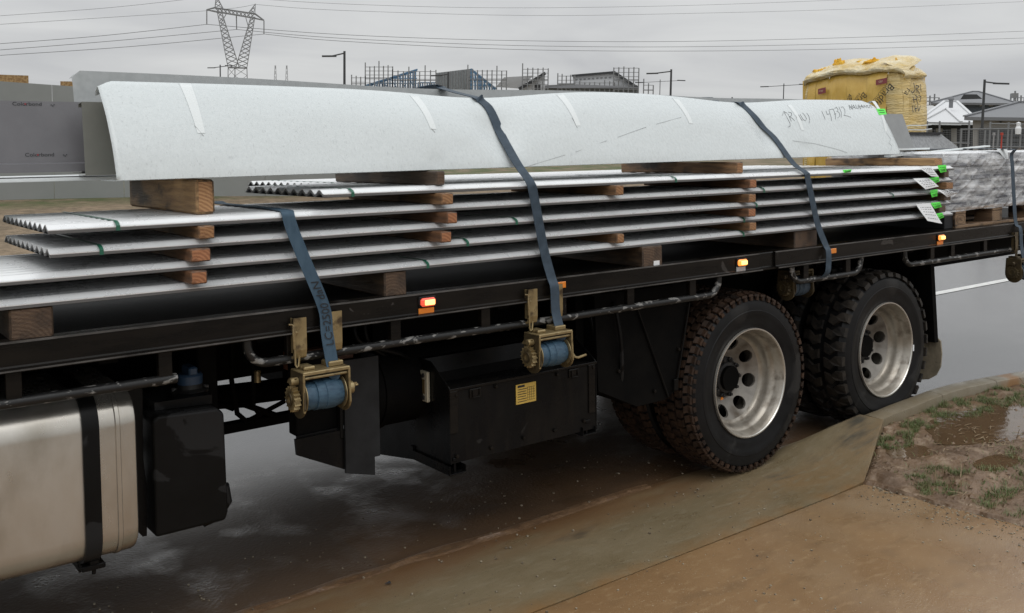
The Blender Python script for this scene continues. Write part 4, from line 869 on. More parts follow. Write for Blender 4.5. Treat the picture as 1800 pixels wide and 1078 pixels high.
def fsurf(x, s):
    """white flashing face: s 0 bottom .. 1 top"""
    b = fz0(x); h = .352; lean = .232
    top_d = -.034*G(x, -1.62, .42)-.030*G(x, .27, .45)+.010*G(x, -.75, .5)-.004*G(x, -2.3, .4)
    y = FY+lean*(s**1.25)*(1-.10*math.sin(math.pi*s)); z = b+h*s*(1+.10*math.sin(math.pi*s)*.5)+top_d*s**2
    pin = .045*G(x, -1.60, .045+.13*s)*math.exp(-((s-.42)/.30)**2)+.038*G(x, .31, .045+.11*s)*math.exp(-((s-.45)/.3)**2)
    pin -= .012*G(x, -1.15, .3)*math.sin(math.pi*s)+.010*G(x, -2.05, .25)*math.sin(math.pi*s)
    dn = .010*G(x, -1.98, .045)*math.exp(-((s-.06)/.11)**2)+.010*G(x, .62, .045)*math.exp(-((s-.12)/.13)**2)
    wob = .007*noise.noise(Vector((x*1.3, s*2, 3)))+.0030*noise.noise(Vector((x*4.5, s*3.5, 8)))+.0009*noise.noise(Vector((x*13, s*9, 8)))
    y += pin+dn+wob
    if s > .86 and x < FX0+.06: pass
    return Vector((x, y, z))
m = MB(); nx, nv = 260, 22; vs = []
xs = [FX0+(FX1-FX0)*i/(nx-1) for i in range(nx)]
lipb = [(.20, -.004), (.10, -.003), (.02, -.002)]
for i, x in enumerate(xs):
    for dy, dz_ in lipb: p = fsurf(x, 0); vs.append(Vector((x, p.y+dy, p.z+dz_)))
    for k in range(nv):
        s = k/(nv-1); xx = x
        if x < FX0+.08: smax = .925+.075*min(1, (x-FX0)/.05)
        elif x > FX1-.10: smax = .86+.14*min(1, (FX1-x)/.075)**.6
        else: smax = 1
        # end cuts lean slightly
        vs.append(fsurf(xx, s*smax))
    p = fsurf(x, 1 if FX0+.08 < x < FX1-.1 else smax); vs.append(p+Vector((0, .006, .001))); vs.append(p+Vector((0, .03, -.012))); vs.append(p+Vector((0, .034, -.03)))
n = nv+6
m.add(vs, [(i*n+k, i*n+k+1, (i+1)*n+k+1, (i+1)*n+k) for i in range(nx-1) for k in range(n-1)])
white = solo('white_flashing', m, M['white'], 'long white metal flashing lying along the top of the load with handwriting', 'flashing', smooth=40)
sol = white.modifiers.new('sheet', 'SOLIDIFY'); sol.thickness = .0015; sol.offset = 1
def on_flash(x, s, o=.0022): p = fsurf(x, s); return p+Vector((0, -o*.83, o*.55))
def flash_px(px, py):
    """x and s on the flashing under a photo pixel (bisect on s)"""
    lo, hi = -.05, 1.1
    for _ in range(40):
        s = (lo+hi)/2; y = FY+.232*(max(s, 0)**1.25); p = tk(px, py, y=y); q = fsurf(p.x, max(s, 0))
        if q.z < p.z: lo = s
        else: hi = s
    return p.x, max(0, min(1, s))
def tape(a, b, w=.045):
    (xa, sa), (xb, sb) = flash_px(*a), flash_px(*b); m = MB(); pts = [(xa+(xb-xa)*t, sa+(sb-sa)*t) for t in [i/9 for i in range(10)]]
    vs = []
    for i, (x, s) in enumerate(pts):
        ww = w*(1-.35*i/9); vs += [on_flash(x-ww/2, s, .003), on_flash(x+ww/2, s, .003)]
    p0, p1_ = vs[0]+Vector((0, .02, -.003)), vs[1]+Vector((0, .02, -.003)); p2_, p3_ = p0+Vector((0, .05, -.03)), p1_+Vector((0, .05, -.03))
    k = len(vs); vs += [p0, p1_, p2_, p3_]
    m.add(vs, [(2*i, 2*i+1, 2*i+3, 2*i+2) for i in range(9)]+[(0, 1, k+1, k), (k, k+1, k+3, k+2)]); part('tape', m, M['tape'], white, 60)
tape((323, 143), (352, 235)); tape((727, 169), (757, 228)); tape((983, 167), (1012, 222)); tape((1186, 174), (1211, 218)); tape((1385, 185), (1409, 230), .04); tape((1535, 178), (1556, 232), .04)
def stroke(pts, m, w=.0022):
    q = [on_flash(*flash_px(*p), .003) for p in pts]
    for a, b in zip(q, q[1:]):
        if (b-a).length > 1e-5: m.ribbon([a, b], w, .0006, Vector((.6, 0, .8)) if abs((b-a).x) < abs((b-a).z)*3 else Vector((0, .3, 1)))
m = MB()
def z7(x, y): return (1300+x*320/1800, 160+y*140/788)     # enlarged-crop coordinates of the handwriting
HW = [[(400, 250), (415, 205), (450, 225)], [(420, 215), (455, 280), (482, 325), (484, 352), (462, 363)], [(455, 230), (480, 280), (492, 305)], [(460, 212), (492, 222), (490, 250), (470, 258), (500, 275), (525, 300)], [(530, 245), (545, 275)], [(560, 240), (585, 280), (600, 300)], [(575, 235), (605, 285), (630, 300), (640, 280), (620, 245), (598, 220)], [(640, 225), (660, 250), (672, 290), (668, 325)],
      [(790, 205), (812, 250), (828, 285)], [(832, 200), (845, 235), (875, 228)], [(862, 195), (885, 260), (895, 300)], [(865, 190), (905, 182), (925, 235), (932, 285)], [(915, 235), (935, 228)], [(920, 178), (940, 165), (955, 190), (940, 205), (962, 215), (972, 250), (950, 272)], [(965, 160), (985, 215), (985, 268)], [(985, 165), (1005, 160), (1022, 190), (1022, 225), (1010, 245), (1045, 252), (1080, 265)],
      [(1065, 145), (1075, 190)], [(1070, 145), (1095, 185), (1092, 138)], [(1100, 185), (1110, 140), (1128, 182)], [(1105, 168), (1125, 164)], [(1132, 140), (1140, 180), (1155, 178), (1158, 138)], [(1165, 140), (1175, 185)], [(1180, 180), (1190, 140), (1205, 172), (1210, 142)], [(1215, 168), (1222, 145), (1232, 165)], [(1240, 170), (1242, 145), (1258, 148), (1250, 160), (1265, 172)], [(1270, 170), (1275, 142), (1292, 145), (1284, 158), (1298, 168)], [(1070, 165), (1100, 158)], [(1150, 162), (1200, 158)]]
for st in HW: stroke([z7(*p) for p in st], m)
part('handwriting', m, M['marker'], white)
m = MB(); gm = mat('faint_pencil', (.33, .345, .345), .6)
for st in ([(930, 295), (992, 273)], [(1010, 268), (1064, 248)], [(1083, 242), (1133, 224)], [(1150, 219), (1193, 207)], [(1392, 248), (1430, 253), (1470, 263), (1488, 269)], [(1557, 235), (1565, 245), (1562, 252), (1568, 258), (1564, 266)]): stroke(st, m, .0016)
for st in ([(340, 222), (356, 240)], [(1000, 208), (1010, 226)], [(752, 226), (760, 234)]): stroke(st, m, .0022)
part('pencil_marks', m, gm, white)
c4 = [flash_px(*p) for p in ((1537, 192), (1553, 192), (1555, 202), (1541, 203))]; m = MB(); q = [on_flash(*c, .004) for c in c4]; m.add(q, [(0, 1, 2, 3)]); o = part('green_label', m, M['green'], white)
m = MB()
for v in (.3, .65): a = q[0]+(q[3]-q[0])*v; b = q[1]+(q[2]-q[1])*v; m.ribbon([a+(b-a)*.15+Vector((0, -.001, .001)), a+(b-a)*.8+Vector((0, -.001, .001))], .004, .0004, Vector((0, .3, 1)))
part('print', m, M['ink'], o)
# grey flashings behind
def linsec(pts, k=6):
    out = []
    for a, b in zip(pts, pts[1:]): out += [(a[0]+(b[0]-a[0])*i/k, a[1]+(b[1]-a[1])*i/k) for i in range(k)]
    return out+[pts[-1]]
def rng_(a, b, n): return [a+(b-a)*i/(n-1) for i in range(n)]
XA = tk(128, 150, y=.69).x
def dA(p, s):
    sg = -.020*G(p.x, -1.7, .7)-.012*G(p.x, .4, .6); hh = max(0, (p.z-1.73)/.37); p.z += (sg+(p.x+3.3)/4.9*-.010)*hh; p.y += .006*noise.noise(Vector((p.x, p.z*3, 0)))
    if p.x < XA+.035: p.z = min(p.z, 2.098+(p.x-XA)*1.0)
    return p
fold('grey_flashing', 'long pale grey flashing standing highest behind the white one', 'flashing', linsec([(.76, 1.728), (.60, 1.728), (.63, 1.80), (.70, 2.126), (.735, 2.115)]), [XA, XA+.015, XA+.03]+rng_(XA+.08, 1.75, 60), M['grey'], dA)
fold('grey_flashing', 'short mid-grey flashing end sticking out right of the white one', 'flashing', linsec([(.7, 1.755), (.50, 1.757), (.515, 1.80), (.60, 2.025), (.62, 2.02)]), rng_(-.6, 2.43, 20), M['greym'])
fold('olive_flashing', 'olive-grey flashing end standing upright left of the white one', 'flashing', linsec([(.50, 1.722), (.402, 1.722), (.403, 1.740), (.425, 1.99), (.47, 1.985), (.475, 1.972)]), rng_(tk(147, 240, y=.41).x, -.4, 12), M['olive'])
fold('slate_flashing', 'dark slate flashing printed with the same word twice at the left edge', 'flashing', linsec([(.80, 1.742), (.50, 1.736), (.503, 1.766), (.52, 1.771), (.56, 1.996), (.60, 1.988)]), rng_(-6.0, -3.16, 16), M['slate'])
sl = [o for o in bpy.data.objects if o.name.startswith('slate_flashing')][0]
def slp(x, z): return Vector((x, .52+(z-1.771)/.225*.040-.0015, z))
for (px, py) in ((23, 185), (42, 275.5)):
    a = tk(px, py, y=.54); tm = text_mb('Colorbond', .0262, lambda u, v, a=a: slp(a.x+u*.84, a.z+v*.72)); part('lettering', tm, M['ink'], sl)
    m = MB(); r_ = .0035; cx, cz = a.x+.043, a.z+.0055; m.add([slp(cx+r_*math.cos(t*.7854), cz+r_*math.sin(t*.7854))+Vector((0, -.0006, 0)) for t in range(8)], [tuple(range(8))]); part('red_dot', m, mat('red_print', (.25, .03, .04), .6), sl)
    m = MB()
    for dx, dz_ in ((.13, .004), (.135, .0), (.14, .005)): m.add([slp(a.x+dx+.003*math.cos(t*1.05), a.z+dz_+.0025*math.sin(t*1.05)) for t in range(6)], [tuple(range(6))])
    part('print', m, M['slate'] if False else M['marker'], sl)
m = MB(); m.box(-6.0, -2.8, .50, 1.1, 1.7022, 1.7155, .002); solo('flat_sheet_pack', m, M['tape'], 'white-edged flat sheets lying under the slate flashing at the left', 'sheet pack')
a, b = tk(1560, 275, y=.42), tk(1735, 257, y=.42)
m = MB(); m.beam((a.x, .42, a.z), (b.x, .42, b.z), .05, .010); solo('trim_strip', m, M['tape'], 'long thin white trim strip poking out right over the wrapped pallet', 'trim')
m = MB(); m.beam((1.3, .40, 1.760), (2.42, .40, 1.768), .04, .012); solo('trim_strip', m, M['tape'], 'short white trim strip at the right end of the white flashing', 'trim')
fold('dark_lipped_flashing', 'wet dark grey flashing with a black top lip behind the wrapped pallet', 'flashing', linsec([(1.2, 1.757), (.90, 1.757), (.955, 1.885), (.957, 1.887), (.935, 1.897)]), rng_(2.9, 3.82, 8), mat('wet_grey', (.16, .165, .17), .25, var=(.26, .265, .27), vscale=40, bump=.4, bscale=180, bdist=.004), lambda p, s: Vector((min(p.x, 3.86-(p.z-1.757)*1.75), p.y, p.z)))
m = MB(); m.box(3.11, 3.645, .930, .938, 1.886, 1.901); lo = solo('black_lip', m, M['ink']); fl_ = [o for o in bpy.data.objects if o.name.startswith('dark_lipped')][0]; lo.parent = fl_; lo.matrix_parent_inverse = fl_.matrix_world.inverted()
# ------------------------------------------------------------------ cargo straps
def strap(pts, label, matl, w=.05, k=6):
    return solo('cargo_strap', MB().ribbon(spline(pts, k), w, .0028), matl, label, 'strap', 'webbing cargo straps', smooth=40)
s1 = strap([(-2.66, 2.0, 1.45), (-2.665, 1.0, 1.575), (-2.668, .78, 1.5785), (-2.664, .5, 1.5785), (-2.668, .3, 1.5785), (-2.685, .14, 1.5785), (-2.700, .06, 1.578), (-2.708, .034, 1.574), (-2.7105, .021, 1.564), (-2.709, .0165, 1.548), (-2.705, .014, 1.53), (-2.697, .010, 1.50), (-2.682, .003, 1.455), (-2.66, -.006, 1.39), (-2.597, -.024, 1.214), (-2.592, -.035, 1.12), (-2.586, -.055, 1.02), (-2.588, -.078, .972), (-2.60, -.075, .955)], 'left blue strap with dark lettering over the fourth sheet pack, down to the nearest winch', M['web'])
f1 = [fsurf(-1.615, 1), fsurf(-1.60, .93), fsurf(-1.585, .8), fsurf(-1.575, .6), fsurf(-1.57, .42)]
off = lambda p, o=.006: (p.x, p.y-o*.8, p.z+o*.7)
s2 = strap([(-1.74, .86, 1.95), (-1.74, .79, 2.06), tk(768, 153, y=.745)[:], tk(778, 155.5, y=.70)[:], tk(803, 163, y=.54)[:]]+[off(p) for p in f1]+[(-1.575, .10, 1.735), (-1.568, .018, 1.652), (-1.55, .012, 1.58), (-1.505, .004, 1.35), (-1.475, -.008, 1.226), (-1.474, -.029, 1.18), (-1.474, -.035, 1.08), (-1.474, -.058, 1.01), (-1.475, -.079, .972), (-1.50, -.07, .955)], 'middle blue-grey strap pulled over the white flashing, down to the cranked winch', M['webw'])
f2 = [fsurf(.262, 1), fsurf(.275, .9), fsurf(.30, .7), fsurf(.34, .5), fsurf(.375, .3)]
s3 = strap([(.20, .86, 1.95), (.20, .79, 2.06), tk(1249, 174, y=.745)[:], tk(1257, 177, y=.70)[:], tk(1268, 183, y=.54)[:]]+[off(p) for p in f2]+[(.41, .085, 1.70), (.435, .018, 1.645), (.45, .012, 1.6), (.525, .006, 1.36), (.585, -.008, 1.228), (.588, -.026, 1.19), (.587, -.028, 1.12), (.575, -.024, 1.06), (.56, .03, 1.02), (.52, .09, 1.035)], 'right-hand long blue-grey strap over the white flashing, passing in front of the rail', M['webw'])
s4 = strap([(2.95, 2.0, 1.70), (2.95, .9, 1.757), (2.945, .10, 1.757), (2.94, .045, 1.70), (2.925, .02, 1.45), (2.918, .0, 1.225), (2.93, -.028, 1.18), (2.945, -.03, 1.05), (2.955, -.05, .93), (2.955, -.06, .91)], 'strap over the plastic-wrapped pallet at the right edge', M['webw'], k=5)
# lettering on the left strap
ua, ub = Vector((-2.578, -.0375, 1.10)), Vector((-2.605, -.0215, 1.245))
L_dir = (ub-ua).normalized()
def on_strap(u, v):
    z = 1.072+u
    # centre line of the strap at this height
    if z > 1.214: t = (z-1.214)/(1.39-1.214); c = Vector((-2.597-.063*t, -.024+.018*t, z))
    elif z > 1.12: t = (z-1.12)/.094; c = Vector((-2.592-.005*t, -.035+.011*t, z))
    else: t = (z-1.02)/.1; c = Vector((-2.586-.006*t, -.055+.02*t, z))
    return c+Vector((.019-v, -.0045, 0))
part('lettering', text_mb('LC=2500 daN', .046, lambda u, v: on_strap(u*.92, v)), M['ink'], s1)
# ------------------------------------------------------------------ pallet of wrapped boxes
PX0, PX1, PYn, PYf = 2.255, 3.45, .10, .92
pal = thing('pallet', 'wooden pallet under the plastic-wrapped boxes at the right end of the deck', 'pallet', ((PX0+PX1)/2, .5, 1.213))
def pp(nm, x0, x1, y0, y1, z0, z1, b=.003): m = MB(); m.box(x0, x1, y0, y1, z0, z1, b); return part(nm, m, M['pallet'], pal)
for y in (PYn, .44, .78):
    pp('bottom_board', PX0, PX1, y, y+.14, 1.2125, 1.234)
    for x in (PX0, (PX0+PX1)/2-.07, PX1-.145): o = pp('block', x, x+.145, y+.002, y+.138, 1.2345, 1.312); 
    
for x in (PX0, (PX0+PX1)/2-.07, PX1-.145): pp('stringer_board', x, x+.145, PYn, PYf, 1.3125, 1.3335)
for k in range(6): y = PYn+k*.138; pp('top_board', PX0, PX1, y, y+.12, 1.334, 1.356)
blk = [o for o in pal.children if o.name.startswith('block')][0]
m = text_mb('EPAL', .036, lambda u, v: Vector((PX0+.026+u*.95, PYn+.0008, 1.262+v))); part('stamp', m, mat('burnt_stamp', (.05, .025, .012), .7), blk)
m = MB(); m.tube([(PX0+.073+.058*math.cos(t), PYn+.0012, 1.273+.03*math.sin(t)) for t in [2*math.pi*i/24 for i in range(25)]], .0012, 5); part('stamp_ring', m, bpy.data.materials['burnt_stamp'], blk)
wl = thing('wrapped_load', 'grey boxes on the pallet under crinkled clear stretch wrap', 'pallet load', (2.8, .5, 1.357))
BX = mat('grey_box', (.22, .225, .235), .55, var=(.32, .325, .335), vscale=5); BD = mat('box_print', (.055, .06, .085), .5)
rb = random.Random(3)
for lay in range(4):
    zb = 1.358+lay*.0935
    for k in range(4):
        x0 = 2.13+k*.335
        if k == 3 and lay == 3: pass
        m = MB(); m.box(x0, x0+.328, .115+.008*rb.random(), .5, zb, zb+.0925, .004); bo = part('box', m, BX, wl)
        m = MB(); yf = .112; m.box(x0+.03, x0+.30, yf, yf+.0025, zb+.005, zb+.03); m.box(x0+.05+.1*rb.random(), x0+.22, yf, yf+.0025, zb+.045, zb+.075); part('print', m, BD, bo)
        m = MB(); m.box(x0-.0015 if k == 0 else x0+.002, x0+.003, .16, .46, zb+.02, zb+.045); part('side_print', m, BD, bo)
    m = MB(); m.box(2.13, 3.47, .505, 1.0, zb, zb+.0925, .004); part('box', m, BX, wl)
FILM = bpy.data.materials.new('stretch_film'); FILM.use_nodes = True
N_, L_, B_ = nodes(FILM)
B_.inputs['Base Color'].default_value = (.90, .91, .92, 1); B_.inputs['Roughness'].default_value = .12
tcn = addn(FILM, 'ShaderNodeTexCoord'); mp = addn(FILM, 'ShaderNodeMapping'); mp.inputs['Scale'].default_value = (.45, .45, 4.5); mp.inputs['Rotation'].default_value = (0, R(-24), 0)
nz1 = addn(FILM, 'ShaderNodeTexNoise'); nz1.inputs['Scale'].default_value = 5; nz1.inputs['Detail'].default_value = 11; nz1.inputs['Roughness'].default_value = .68; nz1.inputs['Distortion'].default_value = .35
L_.new(tcn.outputs['Object'], mp.inputs[0]); L_.new(mp.outputs[0], nz1.inputs['Vector'])
rp = addn(FILM, 'ShaderNodeMapRange'); rp.inputs[1].default_value = .38; rp.inputs[2].default_value = .68; rp.inputs[3].default_value = .05; rp.inputs[4].default_value = .80
L_.new(nz1.outputs[0], rp.inputs[0]); L_.new(rp.outputs[0], B_.inputs['Alpha'])
bpn = addn(FILM, 'ShaderNodeBump'); bpn.inputs['Strength'].default_value = .6; bpn.inputs['Distance'].default_value = .03; L_.new(nz1.outputs[0], bpn.inputs['Height']); L_.new(bpn.outputs[0], B_.inputs['Normal'])
def filmp(u, v):
    # u round the load (left side then front), v up
    pth = [(2.10, 1.02), (2.085, .5), (2.10, .10), (2.4, .088), (3.0, .09), (3.5, .095)]
    t = u*5; i = min(int(t), 4); f = t-i; x = pth[i][0]+(pth[i+1][0]-pth[i][0])*f; y = pth[i][1]+(pth[i+1][1]-pth[i][1])*f
    z = 1.335+v*.412; n1 = noise.noise(Vector((x*3+z*5, z*6, y*4))); n2 = noise.noise(Vector((x*9+z*14, z*10, y*9)))
    tuck = .06*max(0, v-.86)/.14
    tt = (x+y)*.85+z*.5; nn_ = z*.85-(x+y)*.5; t2 = (x+y)*.9-z*.55; n2_ = z*.9+(x+y)*.55
    rg = .010*max(0, 1-abs(noise.noise(Vector((tt*1.0, nn_*7, 3))))*3)**2+.009*max(0, 1-abs(noise.noise(Vector((tt*1.6+nn_, nn_*15, 8))))*3)**2+.006*max(0, 1-abs(noise.noise(Vector((t2*1.2, n2_*12, 1))))*3)**2
    if i >= 2: y += -.016*n1-rg+tuck*.6
    else: x += -.016*n1-rg+tuck*.6
    if v < .05: z += .012*n1
    return (x, y, z)
m = MB(); m.grid(filmp, 260, 90); part('stretch_wrap', m, FILM, wl, 80)
def topf(u, v):
    x = 2.13+u*1.4; y = .14+v*.86; return (x, y, 1.742+.006*noise.noise(Vector((x*6, y*6, 1)))+.004*noise.noise(Vector((x*17, y*17, 1)))-.02*max(0, .08-u)/.08-.02*max(0, .05-v)/.05)
m = MB(); m.grid(topf, 40, 30); part('top_sheet', m, mat('top_film', (.80, .82, .84), .18, bump=.5, bscale=25, bdist=.02), wl, 80)
m = MB(); c0 = Vector((2.945, .09, 1.755)); m.add([c0+Vector(p) for p in ((-.09, .02, .004), (.09, .03, .003), (.035, -.005, -.07), (-.02, -.008, -.072), (-.09, .2, .006), (.09, .2, .006))], [(0, 1, 2, 3), (0, 4, 5, 1)]); part('edge_protector', m, M['tape'], wl)
# timber under the bale and lipped flashing is the pallet; the insulation bale stands on the deck
bale = thing('insulation_bale', 'tall bale of yellow insulation bags wrapped in clear film behind the flashings', 'insulation bale', (3.55, 1.75, 1.213))
BXa, BXb, BYa, BYb, BZ = 3.3, 3.66, 1.078, 2.135, 2.55
YEL = mat('yellow_bag', (.60, .375, .07), .25, var=(.70, .47, .12), vscale=5, stretch=(1, 1, .4), bump=.5, bscale=16, bdist=.02, rvar=.12)
FLM2 = mat('bag_film', (.60, .42, .14), .2, var=(.68, .54, .27), vscale=8, stretch=(.6, .6, 2.5), bump=.8, bscale=26, bdist=.02, detail=8)
def ztop(u): return 2.56+.035*noise.noise(Vector((u*4, 2, 0)))+.05*math.sin(min(1, max(0, u))*2.4)-.10*max(0, 1-u/.10)**2-.05*max(0, (u-.92)/.08)**2
cols = [0, .085, .165, .285, .365, .475, .655, .83, 1.0]
for i, (a, b) in enumerate(zip(cols, cols[1:])):
    # bags stand side by side across the -x face (u runs from the far side to the near side)
    def bagf(u, v, a=a, b=b, i=i):
        q = a+(b-a)*u; y = BYb+(BYa-BYb)*q; bul = .02*math.sin(math.pi*min(1, max(0, u)))
        z = 1.214+(ztop(q)-1.30)*v; x = BXa-bul*math.sin(math.pi*min(1, v*1.0)**.4)+.012*noise.noise(Vector((y*4, z*7, i)))
        if v > .82: x += (v-.82)**2*3.2
        if q < .08: x += (.08-q)**2*22
        if q > .93: x += (q-.93)**2*9
        return (x, y, z)
    m = MB(); m.grid(bagf, 8, 40)
    part('bag', m, YEL if i not in (0, 7) else FLM2, bale, 80)
def sidef(u, v):     # near side, film over the bags
    x = BXa+.012+u*(BXb-BXa); z = 1.214+(ztop(1)-1.30+.0)*v; y = BYa-.014*noise.noise(Vector((x*6, z*9, 2)))-.012*math.sin(math.pi*u)
    if v > .82: y += (v-.82)**2*3
    if u < .25: y += (.25-u)**2*.5
    if u > .8: y += (u-.8)**2*1.2
    return (x, y, z)
m = MB(); m.grid(sidef, 14, 40); part('film_side', m, FLM2, bale, 80)
m = MB(); m.box(BXa+.03, BXb-.01, BYa+.03, BYb-.02, 1.22, 2.40); part('core', m, YEL, bale)
def filmtop(u, v):
    # rumpled film gathered over the top edge, running along the -x face then the near side
    L = BYb-BYa; s = u*(L+.345)
    if s < L: x, y = BXa-.02, BYb-s
    else: x, y = BXa-.02+(s-L), BYa-.02
    q = min(1, s/L); zz_ = ztop(q)-.185+.15*v+.012*noise.noise(Vector((s*5, 1, 7)))*v; n_ = .010*noise.noise(Vector((s*5, v*6, 1)))+.008*noise.noise(Vector((s*16, v*14, 4)))+.005*noise.noise(Vector((s*40, v*26, 4)))
    out = .003-.34*max(0, v-.2)**1.7-.03*max(0, 1-v/.12)
    if s < L: x -= out+n_*.8; x += (.08-q)**2*22 if q < .08 else 0; x += (q-.93)**2*9 if q > .93 else 0
    else: y -= out+n_*.8; u_ = (s-L)/.36; y += max(0, .25-u_)**2*.5+max(0, u_-.8)**2*1.2
    return (x, y, zz_+n_*.6*v)
m = MB(); m.grid(filmtop, 110, 18); part('gathered_film', m, mat('milky_film', (.60, .43, .15), .2, var=(.76, .68, .48), vscale=7, stretch=(1, 1, 2.5), bump=.8, bscale=26, bdist=.02), bale, 80)
WOOL = mat('glass_wool', (.72, .36, .02), .95, var=(.80, .50, .07), vscale=14, bump=.8, bscale=60, bdist=.02)
for (q, r_, h, dx) in ((.16, .07, -.005, .09), (.24, .06, -.005, .1), (.34, .06, .02, .1), (.50, .09, .0, .14), (.63, .10, .015, .13), (.75, .06, -.01, .15), (.86, .03, -.005, .1)):
    m = MB(); cx, cy, cz = BXa+dx, BYb+(BYa-BYb)*q, ztop(q)-.085+h*.4
    def wl_(u, v, cx=cx, cy=cy, cz=cz, r_=r_, h=h):
        a, b = u*2*math.pi, v*math.pi/2*.999; d = Vector((math.cos(a)*math.cos(b), math.sin(a)*math.cos(b), math.sin(b))); k = 1+.5*noise.noise(d*2.2+Vector((cy*7, 0, 0)))+.25*noise.noise(d*6)
        return (cx+d.x*r_*k*.8, cy+d.y*r_*k, cz-.03+d.z*(.05+h)*k)
    m.grid(wl_, 22, 10); part('wool_tuft', m, WOOL, bale, 60)
def face(y, z, o=.006): return Vector((BXa-.024-o, y, z))
rd = mat('maroon_label', (.22, .045, .05), .5)
def bface(px, py): return tk(px, py, x=BXa-.034)
for (px, py, w_, h_) in ((1549, 143.5, .052, .046), (1444.5, 160, .04, .05)):
    c_ = bface(px, py); m = MB(); m.add([face(c_.y+w_, c_.z+h_/2-.006, .008), face(c_.y-w_, c_.z+h_/2+.006, .008), face(c_.y-w_, c_.z-h_/2+.006, .008), face(c_.y+w_, c_.z-h_/2-.006, .008)], [(0, 1, 2, 3)]); lb = part('maroon_label', m, rd, bale)
    m = text_mb('csr', .034, lambda u, v, c_=c_: face(c_.y+.026-u, c_.z-.008+v, .0095)); part('print', m, mat('pale_print', (.6, .45, .3), .6), lb)
def btext(txt, px, py, size, ang, sx=1):
    c_ = bface(px, py); ca, sa = math.cos(ang), math.sin(ang)
    return part('lettering', text_mb(txt, size, lambda u, v: face(c_.y-(u*ca*sx-v*sa), c_.z+(u*sa*sx+v*ca), .010)), M['ink'], bale)
btext('Bradford', 1565, 145.5, .088, R(227)); btext('Bradford', 1518, 161, .078, R(227)); btext('4B', 1490, 165, .06, R(268)); btext('ra', 1595, 154, .075, R(238))
btext('INSULATION', 1556, 149, .034, R(227)); btext('Brad', 1568, 199, .07, R(227)); btext('INSULATION', 1510, 163, .03, R(230))
def sface(px, py): return tk(px, py, y=BYa-.03)
m = MB()
for st in ([(1606, 146), (1609, 158), (1604, 164), (1601, 160)], [(1610, 150), (1612, 164)], [(1610, 150), (1616, 152), (1611, 157), (1617, 165)], [(1618, 148), (1619, 162)], [(1605, 170), (1607, 182)], [(1609, 168), (1612, 170), (1611, 176), (1614, 184)], [(1615, 168), (1619, 170), (1617, 180)], [(1605, 176), (1612, 174)], [(1604, 186), (1605, 198)], [(1608, 186), (1610, 197)], [(1607, 192), (1613, 190)], [(1613, 185), (1615, 196), (1618, 186)]):
    q = [sface(*p) for p in st]
    for a, b in zip(q, q[1:]): m.ribbon([a, b], .008, .0006, Vector((1, 0, .3)))
part('handwriting', m, M['marker'], bale)
for k in range(5):
    m = MB(); z = 1.80+.035*k+.02*rb.random(); m.ribbon([(BXa-.03, BYa+.12, z+.03*rb.random()), (BXa-.034, BYa+.0, z), (BXa, BYa-.032, z+.01), (BXa+.2, BYa-.034, z+.03*rb.random()), (BXb, BYa-.03, z+.02)], .008, .001, Vector((0, 0, 1))); part('film_rope', m, M['tape'], bale)
# ------------------------------------------------------------------ background
BGM = dict(steel=mat('pylon_steel', (.22, .225, .23), .6), wire=mat('conductor', (.14, .145, .15), .5), pole=mat('lamp_pole', (.045, .047, .05), .5),
    scaf=mat('scaffold_tube', (.22, .225, .23), .5), blue=mat('blue_frame', (.10, .20, .32), .5), clad=mat('grey_cladding', (.20, .22, .23), .5, var=(.26, .28, .29), vscale=2), wrap=mat('wall_wrap', (.55, .56, .57), .7), roofg=mat('grey_roof', (.17, .175, .185), .55), roofw=mat('white_roof', (.62, .63, .64), .5), wall=mat('rendered_wall', (.36, .35, .33), .8), dark=mat('dark_opening', (.035, .037, .04), .5), brick=mat('block_wall', (.33, .32, .30), .85), bluewall=mat('blue_grey_wall', (.09, .11, .14), .6), fence=mat('fence_tube', (.20, .205, .21), .5), osb=mat('strand_board', (.42, .27, .12), .8, var=(.26, .15, .06), vscale=26, stretch=(1, 1, 1), detail=3, pos=(.42, .58)), hoard=mat('grey_steel_sheet', (.235, .245, .235), .5, var=(.26, .27, .26), vscale=1.2), shrub=mat('brown_shrub', (.055, .045, .035), .8, var=(.09, .065, .045), vscale=5))
def basis(px, D):
    d = ray(px, 200); f = Vector((d.x, d.y, 0)).normalized(); return f, Vector((f.y, -f.x, 0))
def wp(px, py, D, back=0):
    """point at ground distance D along the view of px, pushed back by `back` metres"""
    p = at(px, py, D); f, r_ = basis(px, D); return p+f*back
def bgthing(name, label, cat, px, D, group=None): b = at(px, 230, D); return thing(name, label, cat, (b.x, b.y, -.36), IDM, group)
# power pylon
pyl = bgthing('power_pylon', 'large steel lattice power pylon with a wide cross arm', 'pylon', 415, 300)
Dp = 300; fp, rp_ = basis(415, Dp)
def PP(px, py, dep=0): return at(px, py, Dp)+fp*dep
def lattice(mb, a0, b0, a1, b1, n, w, dep0=0, dep1=0):
    """two chords a0-a1, b0-b1 with zig-zag bracing"""
    a0, b0, a1, b1 = map(Vector, (a0, b0, a1, b1)); w *= .72; mb.beam(a0, a1, w); mb.beam(b0, b1, w)
    for i in range(n):
        t0, t1 = i/n, (i+1)/n; p, q = a0+(a1-a0)*t0, b0+(b1-b0)*t1; r2, s2_ = b0+(b1-b0)*t0, a0+(a1-a0)*t1
        mb.beam(p, q, w*.55); mb.beam(r2, s2_, w*.55)
for nm, (c0, c1, d0, d1) in {'left_leg': ((382, 22), (390, 22), (401, 120), (421, 120)), 'right_leg': ((441, 30), (448, 30), (414, 120), (434, 119))}.items():
    m = MB(); 
    for dp in (-1.2, 1.2): lattice(m, PP(*c0, dp), PP(*c1, dp), PP(*d0, dp), PP(*d1, dp), 12, .30)
    part('leg_lattice', m, BGM['steel'], pyl)
m = MB()
